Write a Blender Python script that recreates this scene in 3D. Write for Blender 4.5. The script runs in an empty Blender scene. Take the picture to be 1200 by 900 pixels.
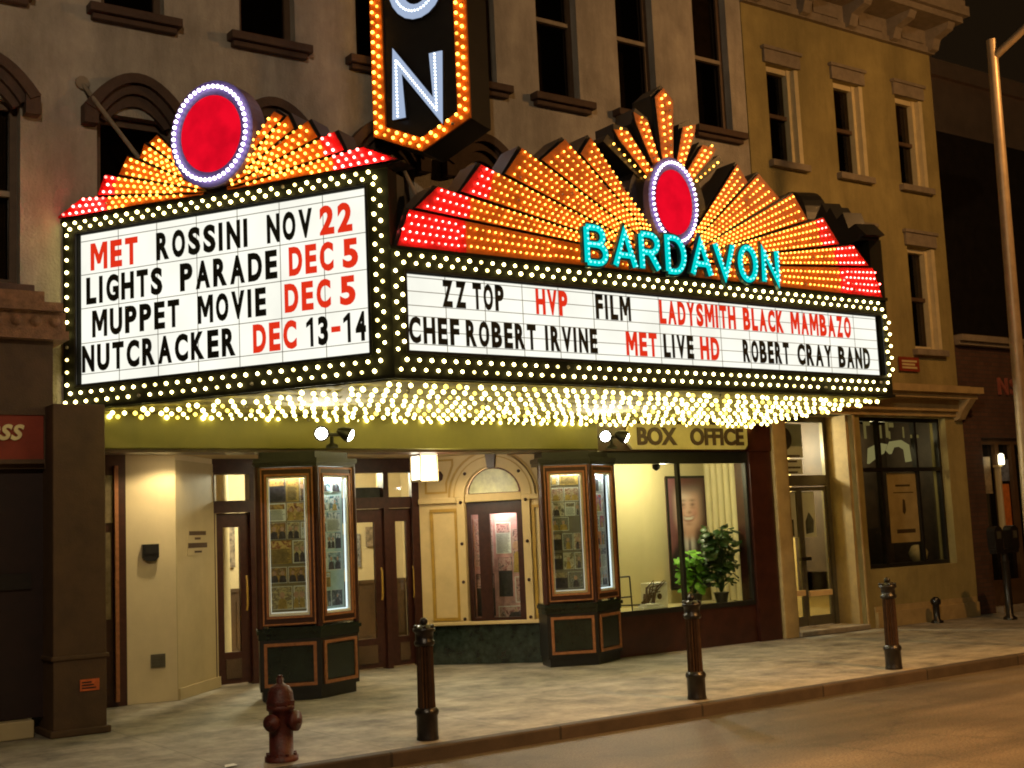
import bpy, math, random
from mathutils import Vector, Matrix
R = math.radians
random.seed(7)
S = bpy.context.scene
COL = S.collection

# ------------------------------------------------------------------ camera, world, exposure
cam_d = bpy.data.cameras.new('camera'); cam = bpy.data.objects.new('camera', cam_d); COL.objects.link(cam)
cam_d.sensor_width = 36; cam_d.lens = 1482.278 / 1200 * 36; cam_d.clip_start = 0.05; cam_d.clip_end = 500
YAW, PITCH, ROLL = 0.613382353, 0.117592515, -0.0449484328
fw = Vector((math.sin(YAW) * math.cos(PITCH), math.cos(YAW) * math.cos(PITCH), math.sin(PITCH)))
rt = Vector((math.cos(YAW), -math.sin(YAW), 0)); up = rt.cross(fw)
r2 = rt * math.cos(ROLL) + up * math.sin(ROLL); u2 = -rt * math.sin(ROLL) + up * math.cos(ROLL)
cam.matrix_world = Matrix(((r2.x, u2.x, -fw.x, 0), (r2.y, u2.y, -fw.y, 0), (r2.z, u2.z, -fw.z, 1.6), (0, 0, 0, 1)))
S.camera = cam
w = bpy.data.worlds.new('World'); S.world = w; w.use_nodes = True
bg = w.node_tree.nodes['Background']; bg.inputs[0].default_value = (0.85, 0.48, 0.20, 1); bg.inputs[1].default_value = 0.006
S.view_settings.view_transform = 'Standard'; S.view_settings.look = 'None'
S.view_settings.exposure = 0.8; S.view_settings.gamma = 1.0; S.view_settings.use_curve_mapping = False
S.render.engine = 'CYCLES'
S.cycles.use_denoising = True; S.cycles.filter_width = 1.9; S.cycles.max_bounces = 6; S.cycles.transparent_max_bounces = 12
S.cycles.sample_clamp_indirect = 3.0; S.cycles.use_light_tree = True; S.cycles.caustics_reflective = False
BULB = 7.6        # radiance of the warm bulbs

# ------------------------------------------------------------------ helpers
class Frame:
    def __init__(s, o, u=(1, 0), n=(0, -1)):
        s.o = Vector((o[0], o[1], o[2] if len(o) > 2 else 0)); s.u = Vector((u[0], u[1], 0)).normalized(); s.n = Vector((n[0], n[1], 0)).normalized()
    def __call__(s, a, d, z):
        return s.o + s.u * a + s.n * d + Vector((0, 0, z))
class WF:
    def __call__(s, x, y, z): return Vector((x, y, z))
W = WF()
class MB:
    def __init__(s): s.v = []; s.f = []; s.m = []; s.sm = []
    def add(s, vs, fs, mi=0, smooth=False):
        b = len(s.v); s.v += [Vector(p) for p in vs]
        for f in fs: s.f.append([b + i for i in f]); s.m.append(mi); s.sm.append(smooth)
    def box(s, F, a0, a1, d0, d1, z0, z1, mi=0):
        p = [F(a, d, z) for z in (z0, z1) for d in (d0, d1) for a in (a0, a1)]
        s.add(p, [(0, 1, 3, 2), (4, 6, 7, 5), (0, 4, 5, 1), (2, 3, 7, 6), (0, 2, 6, 4), (1, 5, 7, 3)], mi)
    def prism(s, F, poly, d0, d1, mi=0, ms=None):
        n = len(poly); p = [F(a, d1, z) for a, z in poly] + [F(a, d0, z) for a, z in poly]
        s.add(p, [list(range(n)), list(range(2 * n - 1, n - 1, -1))], mi)
        s.add(p, [(i, n + i, n + (i + 1) % n, (i + 1) % n) for i in range(n)], mi if ms is None else ms)
    def quad(s, pts, mi=0): s.add(pts, [tuple(range(len(pts)))], mi)
    def slab(s, poly, z0, z1, mi=0):          # horizontal polygon (x, y)
        n = len(poly); p = [Vector((x, y, z1)) for x, y in poly] + [Vector((x, y, z0)) for x, y in poly]
        s.add(p, [list(range(n)), list(range(2 * n - 1, n - 1, -1))] + [(i, n + i, n + (i + 1) % n, (i + 1) % n) for i in range(n)], mi)
    def tube(s, pts, rs, n=10, mi=0, cap=True):
        pts = [Vector(p) for p in pts]
        if not hasattr(rs, '__len__'): rs = [rs] * len(pts)
        rings = []
        for i, p in enumerate(pts):
            t = (pts[min(i + 1, len(pts) - 1)] - pts[max(i - 1, 0)]).normalized()
            a = t.orthogonal().normalized() if i == 0 else (a - t * a.dot(t)).normalized()
            b = t.cross(a)
            rings.append([p + (a * math.cos(2 * math.pi * k / n) + b * math.sin(2 * math.pi * k / n)) * rs[i] for k in range(n)])
        vs = [q for r in rings for q in r]
        s.add(vs, [(i * n + k, i * n + (k + 1) % n, (i + 1) * n + (k + 1) % n, (i + 1) * n + k) for i in range(len(pts) - 1) for k in range(n)], mi, True)
        if cap: s.add(rings[0], [list(range(n - 1, -1, -1))], mi); s.add(rings[-1], [list(range(n))], mi)
    def lathe(s, c, prof, n=20, mi=0, axis=None):
        c = Vector(c); ax = Vector(axis).normalized() if axis else Vector((0, 0, 1)); a = ax.orthogonal().normalized(); b = ax.cross(a)
        vs = [c + ax * z + (a * math.cos(2 * math.pi * k / n) + b * math.sin(2 * math.pi * k / n)) * r for r, z in prof for k in range(n)]
        s.add(vs, [(i * n + k, i * n + (k + 1) % n, (i + 1) * n + (k + 1) % n, (i + 1) * n + k) for i in range(len(prof) - 1) for k in range(n)], mi, True)
        m = len(prof) - 1
        s.add(vs[:n], [list(range(n - 1, -1, -1))], mi); s.add(vs[m * n:], [list(range(n))], mi)
    def ico(s, c, r, mi=0, st=None):
        c = Vector(c); s.add([c + v * r for v in ICO[0]], ICO[1], mi, True)
    def text(s, F, body, a0, a1, z0, z1, d0, d1, mi=0, bold=0.02, shear=0.0):
        vs, fs = glyphs(body, bold, shear)
        s.add([F(a0 + (a1 - a0) * x, d0 + (d1 - d0) * e, z0 + (z1 - z0) * y) for x, y, e in vs], fs, mi)
    def ribbon(s, F, pts, wd, d0, d1, mi=0, closed=False):
        n = len(pts); L = []; Rr = []
        for i, (x, z) in enumerate(pts):
            if closed: p, q = pts[i - 1], pts[(i + 1) % n]
            else: p, q = pts[max(i - 1, 0)], pts[min(i + 1, n - 1)]
            def nd(a, b):
                v = Vector((b[0] - a[0], b[1] - a[1])); return v.normalized() if v.length > 1e-6 else None
            t1, t2 = nd(p, (x, z)), nd((x, z), q)
            t1 = t1 or t2; t2 = t2 or t1
            t = (t1 + t2).normalized(); k = min(1 / max(t.dot(t1), .4), 2.0)
            nn = Vector((-t.y, t.x)) * wd / 2 * k
            L.append((x + nn.x, z + nn.y)); Rr.append((x - nn.x, z - nn.y))
        m = n if closed else n - 1
        for i in range(m):
            j = (i + 1) % n
            vs = [F(*q) for q in [(L[i][0], d1, L[i][1]), (L[j][0], d1, L[j][1]), (Rr[j][0], d1, Rr[j][1]), (Rr[i][0], d1, Rr[i][1]),
                                   (L[i][0], d0, L[i][1]), (L[j][0], d0, L[j][1]), (Rr[j][0], d0, Rr[j][1]), (Rr[i][0], d0, Rr[i][1])]]
            fs = [(0, 1, 2, 3), (0, 4, 5, 1), (2, 6, 7, 3)]
            if not closed and i == 0: fs.append((0, 3, 7, 4))
            if not closed and i == m - 1: fs.append((1, 5, 6, 2))
            s.add(vs, fs, mi)
    def wall(s, F, a0, a1, z0, z1, d, dep, ops, mi=0, mr=None):
        """front skin at depth d with real openings (a, b, za, zb) and reveals of depth dep"""
        xs = sorted({a0, a1} | {o[0] for o in ops} | {o[1] for o in ops}); zs = sorted({z0, z1} | {o[2] for o in ops} | {o[3] for o in ops})
        for i in range(len(xs) - 1):
            for j in range(len(zs) - 1):
                cx, cz = (xs[i] + xs[i + 1]) / 2, (zs[j] + zs[j + 1]) / 2
                if any(o[0] < cx < o[1] and o[2] < cz < o[3] for o in ops): continue
                for e in (d, d - dep): s.quad([F(xs[i], e, zs[j]), F(xs[i + 1], e, zs[j]), F(xs[i + 1], e, zs[j + 1]), F(xs[i], e, zs[j + 1])], mi)
        mr = mi if mr is None else mr
        for o in list(ops) + [(a0, a1, z0, z1)]:
            a, b, c, e = o
            for p, q in (((a, c), (b, c)), ((b, c), (b, e)), ((b, e), (a, e)), ((a, e), (a, c))):
                s.quad([F(p[0], d, p[1]), F(q[0], d, q[1]), F(q[0], d - dep, q[1]), F(p[0], d - dep, p[1])], mr)
import bmesh
_b = bmesh.new(); bmesh.ops.create_icosphere(_b, subdivisions=1, radius=1); _b.verts.ensure_lookup_table()
ICO = ([v.co.copy() for v in _b.verts], [[v.index for v in f.verts] for f in _b.faces]); _b.free()
_g = {}
def glyphs(body, bold, shear):
    k = (body, bold, shear)
    if k in _g: return _g[k]
    cu = bpy.data.curves.new('txt', 'FONT'); cu.body = body; cu.size = 1; cu.offset = bold; cu.extrude = .5; cu.shear = shear; cu.resolution_u = 4
    o = bpy.data.objects.new('txt', cu); COL.objects.link(o)
    me = bpy.data.meshes.new_from_object(o.evaluated_get(bpy.context.evaluated_depsgraph_get()))
    vs = [v.co.copy() for v in me.vertices]; fs = [list(p.vertices) for p in me.polygons]
    bpy.data.objects.remove(o); bpy.data.curves.remove(cu); bpy.data.meshes.remove(me)
    x0, x1 = min(v.x for v in vs), max(v.x for v in vs); y0, y1 = min(v.y for v in vs), max(v.y for v in vs)
    _g[k] = ([((v.x - x0) / (x1 - x0), (v.y - y0) / (y1 - y0), v.z + .5) for v in vs], fs)
    return _g[k]
ORG = {}
def thing(name, label, cat, loc=(0, 0, 0), group=None, kind=None):
    o = bpy.data.objects.new(name, None); COL.objects.link(o); o.location = loc; o.empty_display_size = .2
    o['label'] = label; o['category'] = cat
    if group: o['group'] = group
    if kind: o['kind'] = kind
    ORG[o.name] = Vector(loc); return o
def obj(name, mb, mats, parent=None, label=None, cat=None, group=None, kind=None, loc=None, bevel=0, subsurf=0):
    me = bpy.data.meshes.new(name); o = bpy.data.objects.new(name, me); COL.objects.link(o)
    org = ORG[parent.name] if parent else Vector(loc or (0, 0, 0))
    me.from_pydata([v - org for v in mb.v], [], mb.f)
    if not isinstance(mats, (list, tuple)): mats = [mats]
    for m in mats: me.materials.append(m)
    for p, mi, sm in zip(me.polygons, mb.m, mb.sm): p.material_index = mi; p.use_smooth = sm
    if parent: o.parent = parent
    else: o.location = org
    ORG[o.name] = org
    if label: o['label'] = label
    if cat: o['category'] = cat
    if group: o['group'] = group
    if kind: o['kind'] = kind
    if bevel:
        b = o.modifiers.new('b', 'BEVEL'); b.width = bevel; b.segments = 2; b.limit_method = 'ANGLE'
    return o
def copy_tree(o, parent=None):
    c = o.copy(); COL.objects.link(c)
    if parent: c.parent = parent
    ORG[c.name] = ORG[o.name]
    for ch in list(o.children): copy_tree(ch, c)
    return c
def mat(name, col, rough=.7, var=.25, scale=4.0, bump=0.0, metal=0.0, bscale=None, grime=0.0, spec=.5):
    m = bpy.data.materials.new(name); m.use_nodes = True; t = m.node_tree; N = t.nodes; L = t.links
    p = N['Principled BSDF']; p.inputs['Roughness'].default_value = rough; p.inputs['Metallic'].default_value = metal
    p.inputs['Specular IOR Level'].default_value = spec
    tc = N.new('ShaderNodeNewGeometry')
    n1 = N.new('ShaderNodeTexNoise'); n1.inputs['Scale'].default_value = scale; n1.inputs['Detail'].default_value = 8; n1.inputs['Roughness'].default_value = .65
    L.new(tc.outputs['Position'], n1.inputs['Vector'])
    mx = N.new('ShaderNodeMix'); mx.data_type = 'RGBA'
    d = [c * (1 - var) for c in col]; l = [min(1, c * (1 + var)) for c in col]
    mr = N.new('ShaderNodeMapRange'); mr.inputs[1].default_value = .3; mr.inputs[2].default_value = .7; L.new(n1.outputs['Fac'], mr.inputs[0])
    mx.inputs[6].default_value = (*d, 1); mx.inputs[7].default_value = (*l, 1); L.new(mr.outputs[0], mx.inputs[0])
    out = mx.outputs[2]
    if grime:
        mp = N.new('ShaderNodeMapping'); mp.inputs['Scale'].default_value = (1.6, 1.6, .35); L.new(tc.outputs['Position'], mp.inputs[0])
        n2 = N.new('ShaderNodeTexNoise'); n2.inputs['Scale'].default_value = 1.3; n2.inputs['Detail'].default_value = 10; n2.inputs['Roughness'].default_value = .7
        L.new(mp.outputs[0], n2.inputs['Vector'])
        m2 = N.new('ShaderNodeMapRange'); m2.inputs[1].default_value = .42; m2.inputs[2].default_value = .72; m2.inputs[3].default_value = 0; m2.inputs[4].default_value = grime
        L.new(n2.outputs['Fac'], m2.inputs[0])
        m3 = N.new('ShaderNodeMix'); m3.data_type = 'RGBA'; m3.inputs[7].default_value = (*[c * .35 for c in col], 1)
        L.new(m2.outputs[0], m3.inputs[0]); L.new(out, m3.inputs[6]); out = m3.outputs[2]
    L.new(out, p.inputs['Base Color'])
    if bump:
        n3 = N.new('ShaderNodeTexNoise'); n3.inputs['Scale'].default_value = bscale or 60; n3.inputs['Detail'].default_value = 6; L.new(tc.outputs['Position'], n3.inputs['Vector'])
        b = N.new('ShaderNodeBump'); b.inputs['Strength'].default_value = bump; b.inputs['Distance'].default_value = .02
        L.new(n3.outputs['Fac'], b.inputs['Height']); L.new(b.outputs[0], p.inputs['Normal'])
    return m
def emit(name, col, st):
    m = bpy.data.materials.new(name); m.use_nodes = True; N = m.node_tree.nodes; N.remove(N['Principled BSDF'])
    e = N.new('ShaderNodeEmission'); e.inputs[0].default_value = (*col, 1); e.inputs[1].default_value = st
    m.node_tree.links.new(e.outputs[0], N['Material Output'].inputs[0]); return m
def glass(name, tint=(.92, .95, .92), rough=.02, refl=1.45):
    m = bpy.data.materials.new(name); m.use_nodes = True; t = m.node_tree; N = t.nodes; N.remove(N['Principled BSDF'])
    tr = N.new('ShaderNodeBsdfTransparent'); tr.inputs[0].default_value = (*tint, 1)
    gl = N.new('ShaderNodeBsdfGlossy'); gl.inputs['Roughness'].default_value = rough
    lw_ = N.new('ShaderNodeLayerWeight'); lw_.inputs[0].default_value = .5; pw = N.new('ShaderNodeMath'); pw.operation = 'POWER'; pw.inputs[1].default_value = 5; t.links.new(lw_.outputs['Facing'], pw.inputs[0])
    fr = N.new('ShaderNodeMath'); fr.operation = 'MULTIPLY_ADD'; fr.inputs[1].default_value = .9; fr.inputs[2].default_value = .035; t.links.new(pw.outputs[0], fr.inputs[0]); mx = N.new('ShaderNodeMixShader')
    t.links.new(fr.outputs[0], mx.inputs[0]); t.links.new(tr.outputs[0], mx.inputs[1]); t.links.new(gl.outputs[0], mx.inputs[2]); t.links.new(mx.outputs[0], N['Material Output'].inputs[0])
    return m
def brick(name, c1, c2, cm, bw, bh, mort=.012, rough=.75, rot=(0, 0, 0), off=.5, var=.3, bump=.3, plane='xy', grime=0.0, wet=False):
    m = bpy.data.materials.new(name); m.use_nodes = True; t = m.node_tree; N = t.nodes; L = t.links; p = N['Principled BSDF']; p.inputs['Roughness'].default_value = rough
    g = N.new('ShaderNodeNewGeometry'); mp = N.new('ShaderNodeMapping'); mp.inputs['Rotation'].default_value = rot
    if plane == 'xz':
        sp = N.new('ShaderNodeSeparateXYZ'); cb = N.new('ShaderNodeCombineXYZ'); L.new(g.outputs['Position'], sp.inputs[0])
        ad = N.new('ShaderNodeMath'); L.new(sp.outputs[0], ad.inputs[0]); L.new(sp.outputs[1], ad.inputs[1]); L.new(ad.outputs[0], cb.inputs[0]); L.new(sp.outputs[2], cb.inputs[1]); L.new(cb.outputs[0], mp.inputs[0])
    else: L.new(g.outputs['Position'], mp.inputs[0])
    b = N.new('ShaderNodeTexBrick'); b.offset = off; b.inputs['Scale'].default_value = 1; b.inputs['Brick Width'].default_value = bw; b.inputs['Row Height'].default_value = bh
    b.inputs['Mortar Size'].default_value = mort; b.inputs['Mortar Smooth'].default_value = .3
    b.inputs['Color1'].default_value = (*c1, 1); b.inputs['Color2'].default_value = (*c2, 1); b.inputs['Mortar'].default_value = (*cm, 1); L.new(mp.outputs[0], b.inputs[0])
    n = N.new('ShaderNodeTexNoise'); n.inputs['Scale'].default_value = 2.3; n.inputs['Detail'].default_value = 10; n.inputs['Roughness'].default_value = .7; L.new(g.outputs['Position'], n.inputs[0])
    mr = N.new('ShaderNodeMapRange'); mr.inputs[1].default_value = .3; mr.inputs[2].default_value = .7; mr.inputs[3].default_value = 1 - var; mr.inputs[4].default_value = 1 + var * .6; L.new(n.outputs['Fac'], mr.inputs[0])
    mu = N.new('ShaderNodeMix'); mu.data_type = 'RGBA'; mu.blend_type = 'MULTIPLY'; mu.inputs[0].default_value = 1; L.new(b.outputs['Color'], mu.inputs[6]); L.new(mr.outputs[0], mu.inputs[7])
    L.new(mu.outputs[2], p.inputs['Base Color'])
    n2 = N.new('ShaderNodeTexNoise'); n2.inputs['Scale'].default_value = 80; L.new(g.outputs['Position'], n2.inputs[0])
    ad = N.new('ShaderNodeMath'); ad.operation = 'MULTIPLY_ADD'; ad.inputs[1].default_value = .25; L.new(n2.outputs['Fac'], ad.inputs[0])
    iv = N.new('ShaderNodeMath'); iv.operation = 'SUBTRACT'; iv.inputs[0].default_value = 1; L.new(b.outputs['Fac'], iv.inputs[1]); L.new(iv.outputs[0], ad.inputs[2])
    bp = N.new('ShaderNodeBump'); bp.inputs['Strength'].default_value = bump; bp.inputs['Distance'].default_value = .01; L.new(ad.outputs[0], bp.inputs['Height']); L.new(bp.outputs[0], p.inputs['Normal'])
    return m

M = dict(
    stucco=mat('painted_stucco', (.40, .355, .295), .85, .26, 1.6, .6, bscale=35, grime=.65),
    brown=mat('brown_stone', (.065, .035, .022), .75, .3, 6, .3),
    yellowwall=mat('ochre_paint', (.33, .265, .10), .8, .22, 1.6, .5, bscale=35, grime=.55),
    yellowtrim=mat('ochre_trim', (.42, .30, .13), .7, .2, 5, .2, grime=.3),
    graytrim=mat('grey_stone', (.26, .21, .15), .85, .2, 8, .3, grime=.3),
    creamframe=mat('cream_window_paint', (.62, .52, .30), .5, .12, 6),
    darkpane=mat('night_glass', (.008, .007, .006), .06, .1, 3, spec=.6),
    sash=mat('brown_sash', (.10, .06, .035), .5, .2, 10),
    wood=mat('red_brown_wood', (.045, .014, .009), .35, .35, 14),
    woodlight=mat('orange_brown_wood', (.36, .14, .055), .4, .3, 18),
    black=mat('black_paint', (.012, .011, .010), .4, .3, 10),
    blackmetal=mat('black_iron', (.012, .010, .009), .32, .4, 20, .15),
    greenblack=mat('dark_green_panel', (.012, .020, .014), .25, .4, 7),
    marble=mat('dark_green_marble', (.018, .026, .020), .12, .9, 9),
    olive=mat('yellow_olive_paint', (.21, .188, .040), .38, .14, 2, grime=.2),
    soffit=mat('soffit_yellow_paint', (.17, .135, .012), .9, .2, 3),
    frame=mat('marquee_frame_paint', (.009, .0085, .0028), .8, .3, 8, spec=.15),
    amber=mat('amber_paint', (.56, .135, .006), .45, .2, 9),
    redpaint=mat('red_paint', (.62, .010, .012), .45, .15, 9),
    cream=mat('cream_wall_paint', (.66, .54, .32), .6, .08, 2, grime=.12),
    tan=mat('tan_wall_paint', (.48, .38, .20), .6, .1, 2, grime=.15),
    archcream=mat('cream_panel_paint', (.62, .46, .22), .5, .1, 4, grime=.1),
    gold=mat('gold_paint', (.42, .25, .04), .35, .2, 9),
    darkred=mat('dark_red_tile', (.045, .013, .008), .3, .4, 5),
    alu=mat('grey_aluminium', (.16, .15, .11), .35, .15, 8, metal=.6),
    white=mat('white_paper', (.78, .77, .70), .7, .05, 6),
    letterk=mat('black_letter', (.012, .014, .010), .5, .2, 8),
    letterr=None,
    hydrant=mat('worn_red_paint', (.075, .012, .008), .5, .5, 16, .3),
    lamppole=mat('galvanised_pole', (.34, .25, .15), .42, .2, 6, metal=.3),
    leaf=mat('dark_leaf', (.022, .058, .010), .4, .5, 6),
    leaflight=mat('bright_leaf', (.16, .42, .04), .4, .35, 6),
    pot=mat('terracotta', (.32, .12, .05), .7, .2, 8),
    skin=mat('printed_skin', (.62, .36, .27), .6, .18, 11), hair=mat('printed_grey_hair', (.26, .23, .21), .6, .4, 30),
    suit=mat('printed_dark_suit', (.035, .022, .025), .6, .3, 8), printbg=mat('printed_backdrop', (.16, .07, .07), .6, .5, 4), teeth=mat('printed_white', (.8, .76, .72), .6, .05, 5),
    signred=mat('dark_red_sign', (.24, .035, .014), .45, .2, 5), signcream=mat('cream_sign_lettering', (.75, .65, .32), .5, .1, 5),
    boxsign=mat('cream_signboard', (.66, .56, .27), .55, .12, 4, grime=.2),
    storebrown=mat('brown_painted_pier', (.085, .045, .017), .7, .25, 4, .2, grime=.3),
    carve=mat('carved_brown_stone', (.22, .11, .05), .75, .4, 14, .5),
    darkstore=mat('dark_storefront', (.018, .006, .004), .5, .3, 6),
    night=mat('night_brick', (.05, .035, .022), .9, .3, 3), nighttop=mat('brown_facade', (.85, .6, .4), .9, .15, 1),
    tanposter=mat('tan_menu_paper', (.58, .40, .20), .7, .15, 6), orangeposter=mat('orange_poster', (.55, .16, .03), .6, .3, 9),
    floorin=mat('lobby_floor', (.22, .15, .08), .35, .3, 5),
)
LETRED = emit('translucent_red_letter', (.80, .035, .010), .55)
M['panel'] = emit('backlit_letter_board', (1.0, .99, .87), .60)
def uneven(m, base, lo, sc):
    N = m.node_tree.nodes; L = m.node_tree.links; e = [n for n in N if n.type == 'EMISSION'][0]
    g = N.new('ShaderNodeNewGeometry'); n = N.new('ShaderNodeTexNoise'); n.inputs['Scale'].default_value = sc; n.inputs['Detail'].default_value = 4; L.new(g.outputs['Position'], n.inputs[0])
    r = N.new('ShaderNodeMapRange'); r.inputs[1].default_value = .3; r.inputs[2].default_value = .62; r.inputs[3].default_value = base * lo; r.inputs[4].default_value = base; L.new(n.outputs['Fac'], r.inputs[0]); L.new(r.outputs[0], e.inputs[1])
uneven(M['panel'], .62, .88, 1.7)
M['glass'] = glass('clear_glass'); M['darkglass'] = glass('smoked_glass', (.55, .5, .42))
E_warm = emit('warm_bulb', (1, .82, .28), 9.0); E_soffit = emit('canopy_bulb', (1, .85, .24), BULB); E_amber = emit('amber_bulb', (1, .42, .05), 5.2); E_pink = emit('red_zone_bulb', (1, .10, .08), 17.0)
E_violet = emit('violet_white_bulb', (.86, .72, 1), 3.2); E_blue = emit('cool_white_bulb', (.80, .90, 1), 2.6); E_cyan = emit('cyan_bulb', (.22, .95, .92), 1.6)
E_spot = emit('spotlight_lamp', (1, .97, .88), 34); E_lantern = emit('lantern_panel', (1, .90, .68), 3.2); E_ceiling = emit('ceiling_lamp', (1, .86, .58), 9)
E_cyanface = emit('cyan_neon', (.0, .66, .62), .58); E_blueface = emit('cool_white_neon', (.52, .64, .88), .42); E_reddisc = emit('red_lit_disc', (1.0, .004, .022), .50)
uneven(E_reddisc, .50, .72, 5)
E_violetring = emit('violet_lit_ring', (.40, .24, .75), .55)

def lamp(kind, loc, en, col, size=.1, rot=None, spot=None, parent=None):
    d = bpy.data.lights.new(kind.lower() + '_light', kind); d.energy = en; d.color = col
    if kind == 'AREA': d.size = size
    else: d.shadow_soft_size = size
    if spot: d.spot_size = R(spot); d.spot_blend = .35
    o = bpy.data.objects.new('lamp_light', d); COL.objects.link(o)
    o.location = Vector(loc) - (ORG[parent.name] if parent else Vector((0, 0, 0)))
    if rot: o.rotation_euler = rot
    if parent: o.parent = parent
    return o

# ------------------------------------------------------------------ ground
mb = MB(); mb.quad([W(-90, -120, -.11), W(160, -120, -.11), W(160, 8.66, -.11), W(-90, 8.66, -.11)])
def road_mat():
    m = mat('asphalt', (.10, .08, .055), .55, .35, .8, .5, bscale=90)
    t = m.node_tree; N = t.nodes; L = t.links; p = N['Principled BSDF']
    src = p.inputs['Base Color'].links[0].from_socket
    g = N.new('ShaderNodeNewGeometry'); mp = N.new('ShaderNodeMapping'); mp.inputs['Scale'].default_value = (.12, 1.3, 1); L.new(g.outputs['Position'], mp.inputs[0])
    n = N.new('ShaderNodeTexNoise'); n.inputs['Scale'].default_value = 1.4; n.inputs['Detail'].default_value = 9; L.new(mp.outputs[0], n.inputs[0])
    mr = N.new('ShaderNodeMapRange'); mr.inputs[1].default_value = .35; mr.inputs[2].default_value = .65; mr.inputs[3].default_value = .55; mr.inputs[4].default_value = 1.25; L.new(n.outputs['Fac'], mr.inputs[0])
    mu = N.new('ShaderNodeMix'); mu.data_type = 'RGBA'; mu.blend_type = 'MULTIPLY'; mu.inputs[0].default_value = 1; L.new(src, mu.inputs[6]); L.new(mr.outputs[0], mu.inputs[7]); 
    v = N.new('ShaderNodeTexVoronoi'); v.feature = 'DISTANCE_TO_EDGE'; v.inputs['Scale'].default_value = .38; v.inputs['Randomness'].default_value = 1
    nw = N.new('ShaderNodeTexNoise'); nw.inputs['Scale'].default_value = 2.2; nw.inputs['Detail'].default_value = 6; L.new(g.outputs['Position'], nw.inputs[0])
    ad = N.new('ShaderNodeVectorMath'); ad.operation = 'MULTIPLY_ADD'; ad.inputs[1].default_value = (.7, .7, .7); L.new(nw.outputs['Color'], ad.inputs[0]); L.new(g.outputs['Position'], ad.inputs[2]); L.new(ad.outputs[0], v.inputs['Vector'])
    cr = N.new('ShaderNodeMapRange'); cr.inputs[1].default_value = .002; cr.inputs[2].default_value = .012; cr.inputs[3].default_value = .72; cr.inputs[4].default_value = 1; L.new(v.outputs['Distance'], cr.inputs[0])
    m4 = N.new('ShaderNodeMix'); m4.data_type = 'RGBA'; m4.blend_type = 'MULTIPLY'; m4.inputs[0].default_value = 1; L.new(mu.outputs[2], m4.inputs[6]); L.new(cr.outputs[0], m4.inputs[7])
    ng = N.new('ShaderNodeTexNoise'); ng.inputs['Scale'].default_value = 55; ng.inputs['Detail'].default_value = 3; L.new(g.outputs['Position'], ng.inputs[0])
    mg = N.new('ShaderNodeMapRange'); mg.inputs[1].default_value = .35; mg.inputs[2].default_value = .65; mg.inputs[3].default_value = .6; mg.inputs[4].default_value = 1.5; L.new(ng.outputs['Fac'], mg.inputs[0])
    m5 = N.new('ShaderNodeMix'); m5.data_type = 'RGBA'; m5.blend_type = 'MULTIPLY'; m5.inputs[0].default_value = 1; L.new(m4.outputs[2], m5.inputs[6]); L.new(mg.outputs[0], m5.inputs[7])
    L.new(m5.outputs[2], p.inputs['Base Color'])
    return m
obj('road', mb, road_mat(), kind='structure')
mb = MB(); mb.box(W, -90, 160, 8.62, 8.74, -.3, .002)
obj('kerb', mb, brick('granite_kerb', (.050, .034, .022), (.038, .027, .017), (.012, .009, .006), 1.6, 4.0, .014, .7, (0, 0, 0), .0, .5, .5), kind='structure', bevel=.018)
mb = MB(); mb.quad([W(-90, 8.74, -.003), W(160, 8.74, -.003), W(160, 40, -.003), W(-90, 40, -.003)])
obj('sidewalk', mb, brick('paving_slabs', (.31, .275, .215), (.28, .25, .195), (.21, .185, .14), 1.22, 1.22, .008, .65, (0, 0, 0), .0, .75, .6), kind='structure')

# ------------------------------------------------------------------ theatre building
T = thing('theatre_building', 'tan stucco theatre block with brown arched window hoods above the lit marquee', 'building', (8, 12.4, 0))
FW = Frame((0, 12.4))
UP = [(c - .33, c + .33, 7.10, 9.25) for c in (1.2, 2.65, 4.15, 5.65, 7.08, 8.38, 9.69, 11.03, 12.45)]
LO = [(c - .38, c + .38, 4.15, 6.0) for c in (1.2, 2.65, 4.15, 5.65, 7.08, 8.38, 9.69, 11.03, 12.45)]
mb = MB(); mb.wall(FW, -4, 13.08, 2.96, 11.5, 0, .30, UP + LO); obj('wall', mb, M['stucco'], T)
mb = MB(); mb.box(FW, -4.0, 13.08, -.42, -.9, 2.96, 11.5); obj('inner_wall', mb, M['black'], T)
mb = MB(); mb.box(FW, -4.1, 13.06, .35, -.2, 11.5, 11.9); mb.box(FW, -4.1, 13.06, .5, -.2, 11.9, 12.1); obj('cornice', mb, M['brown'], T)
CRND = random.Random(23); CMAT = [mat('dusty_curtain', (.10, .085, .065), .9, .4, 7), mat('faded_blind', (.14, .12, .09), .8, .25, 5), mat('dark_drape', (.03, .022, .018), .9, .4, 8)]
def curtain(a, b, z0, z1, f):
    k = CRND.random()
    if k < .25: return
    mb = MB(); m = CMAT[CRND.randrange(3)]
    if k < .6: mb.box(FW, a, b, -.235, -.24, z1 - (z1 - z0) * CRND.uniform(.2, .6), z1)
    else:
        for s in (0, 1):
            wd = (b - a) * CRND.uniform(.18, .34); n = 5
            for i in range(n):
                x = (a + wd * (i + .5) / n) if not s else (b - wd * (i + .5) / n); mb.tube([FW(x, -.25, z0), FW(x, -.25, z1)], wd / n * .62, 6)
    obj('curtain', mb, m, f)
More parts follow.
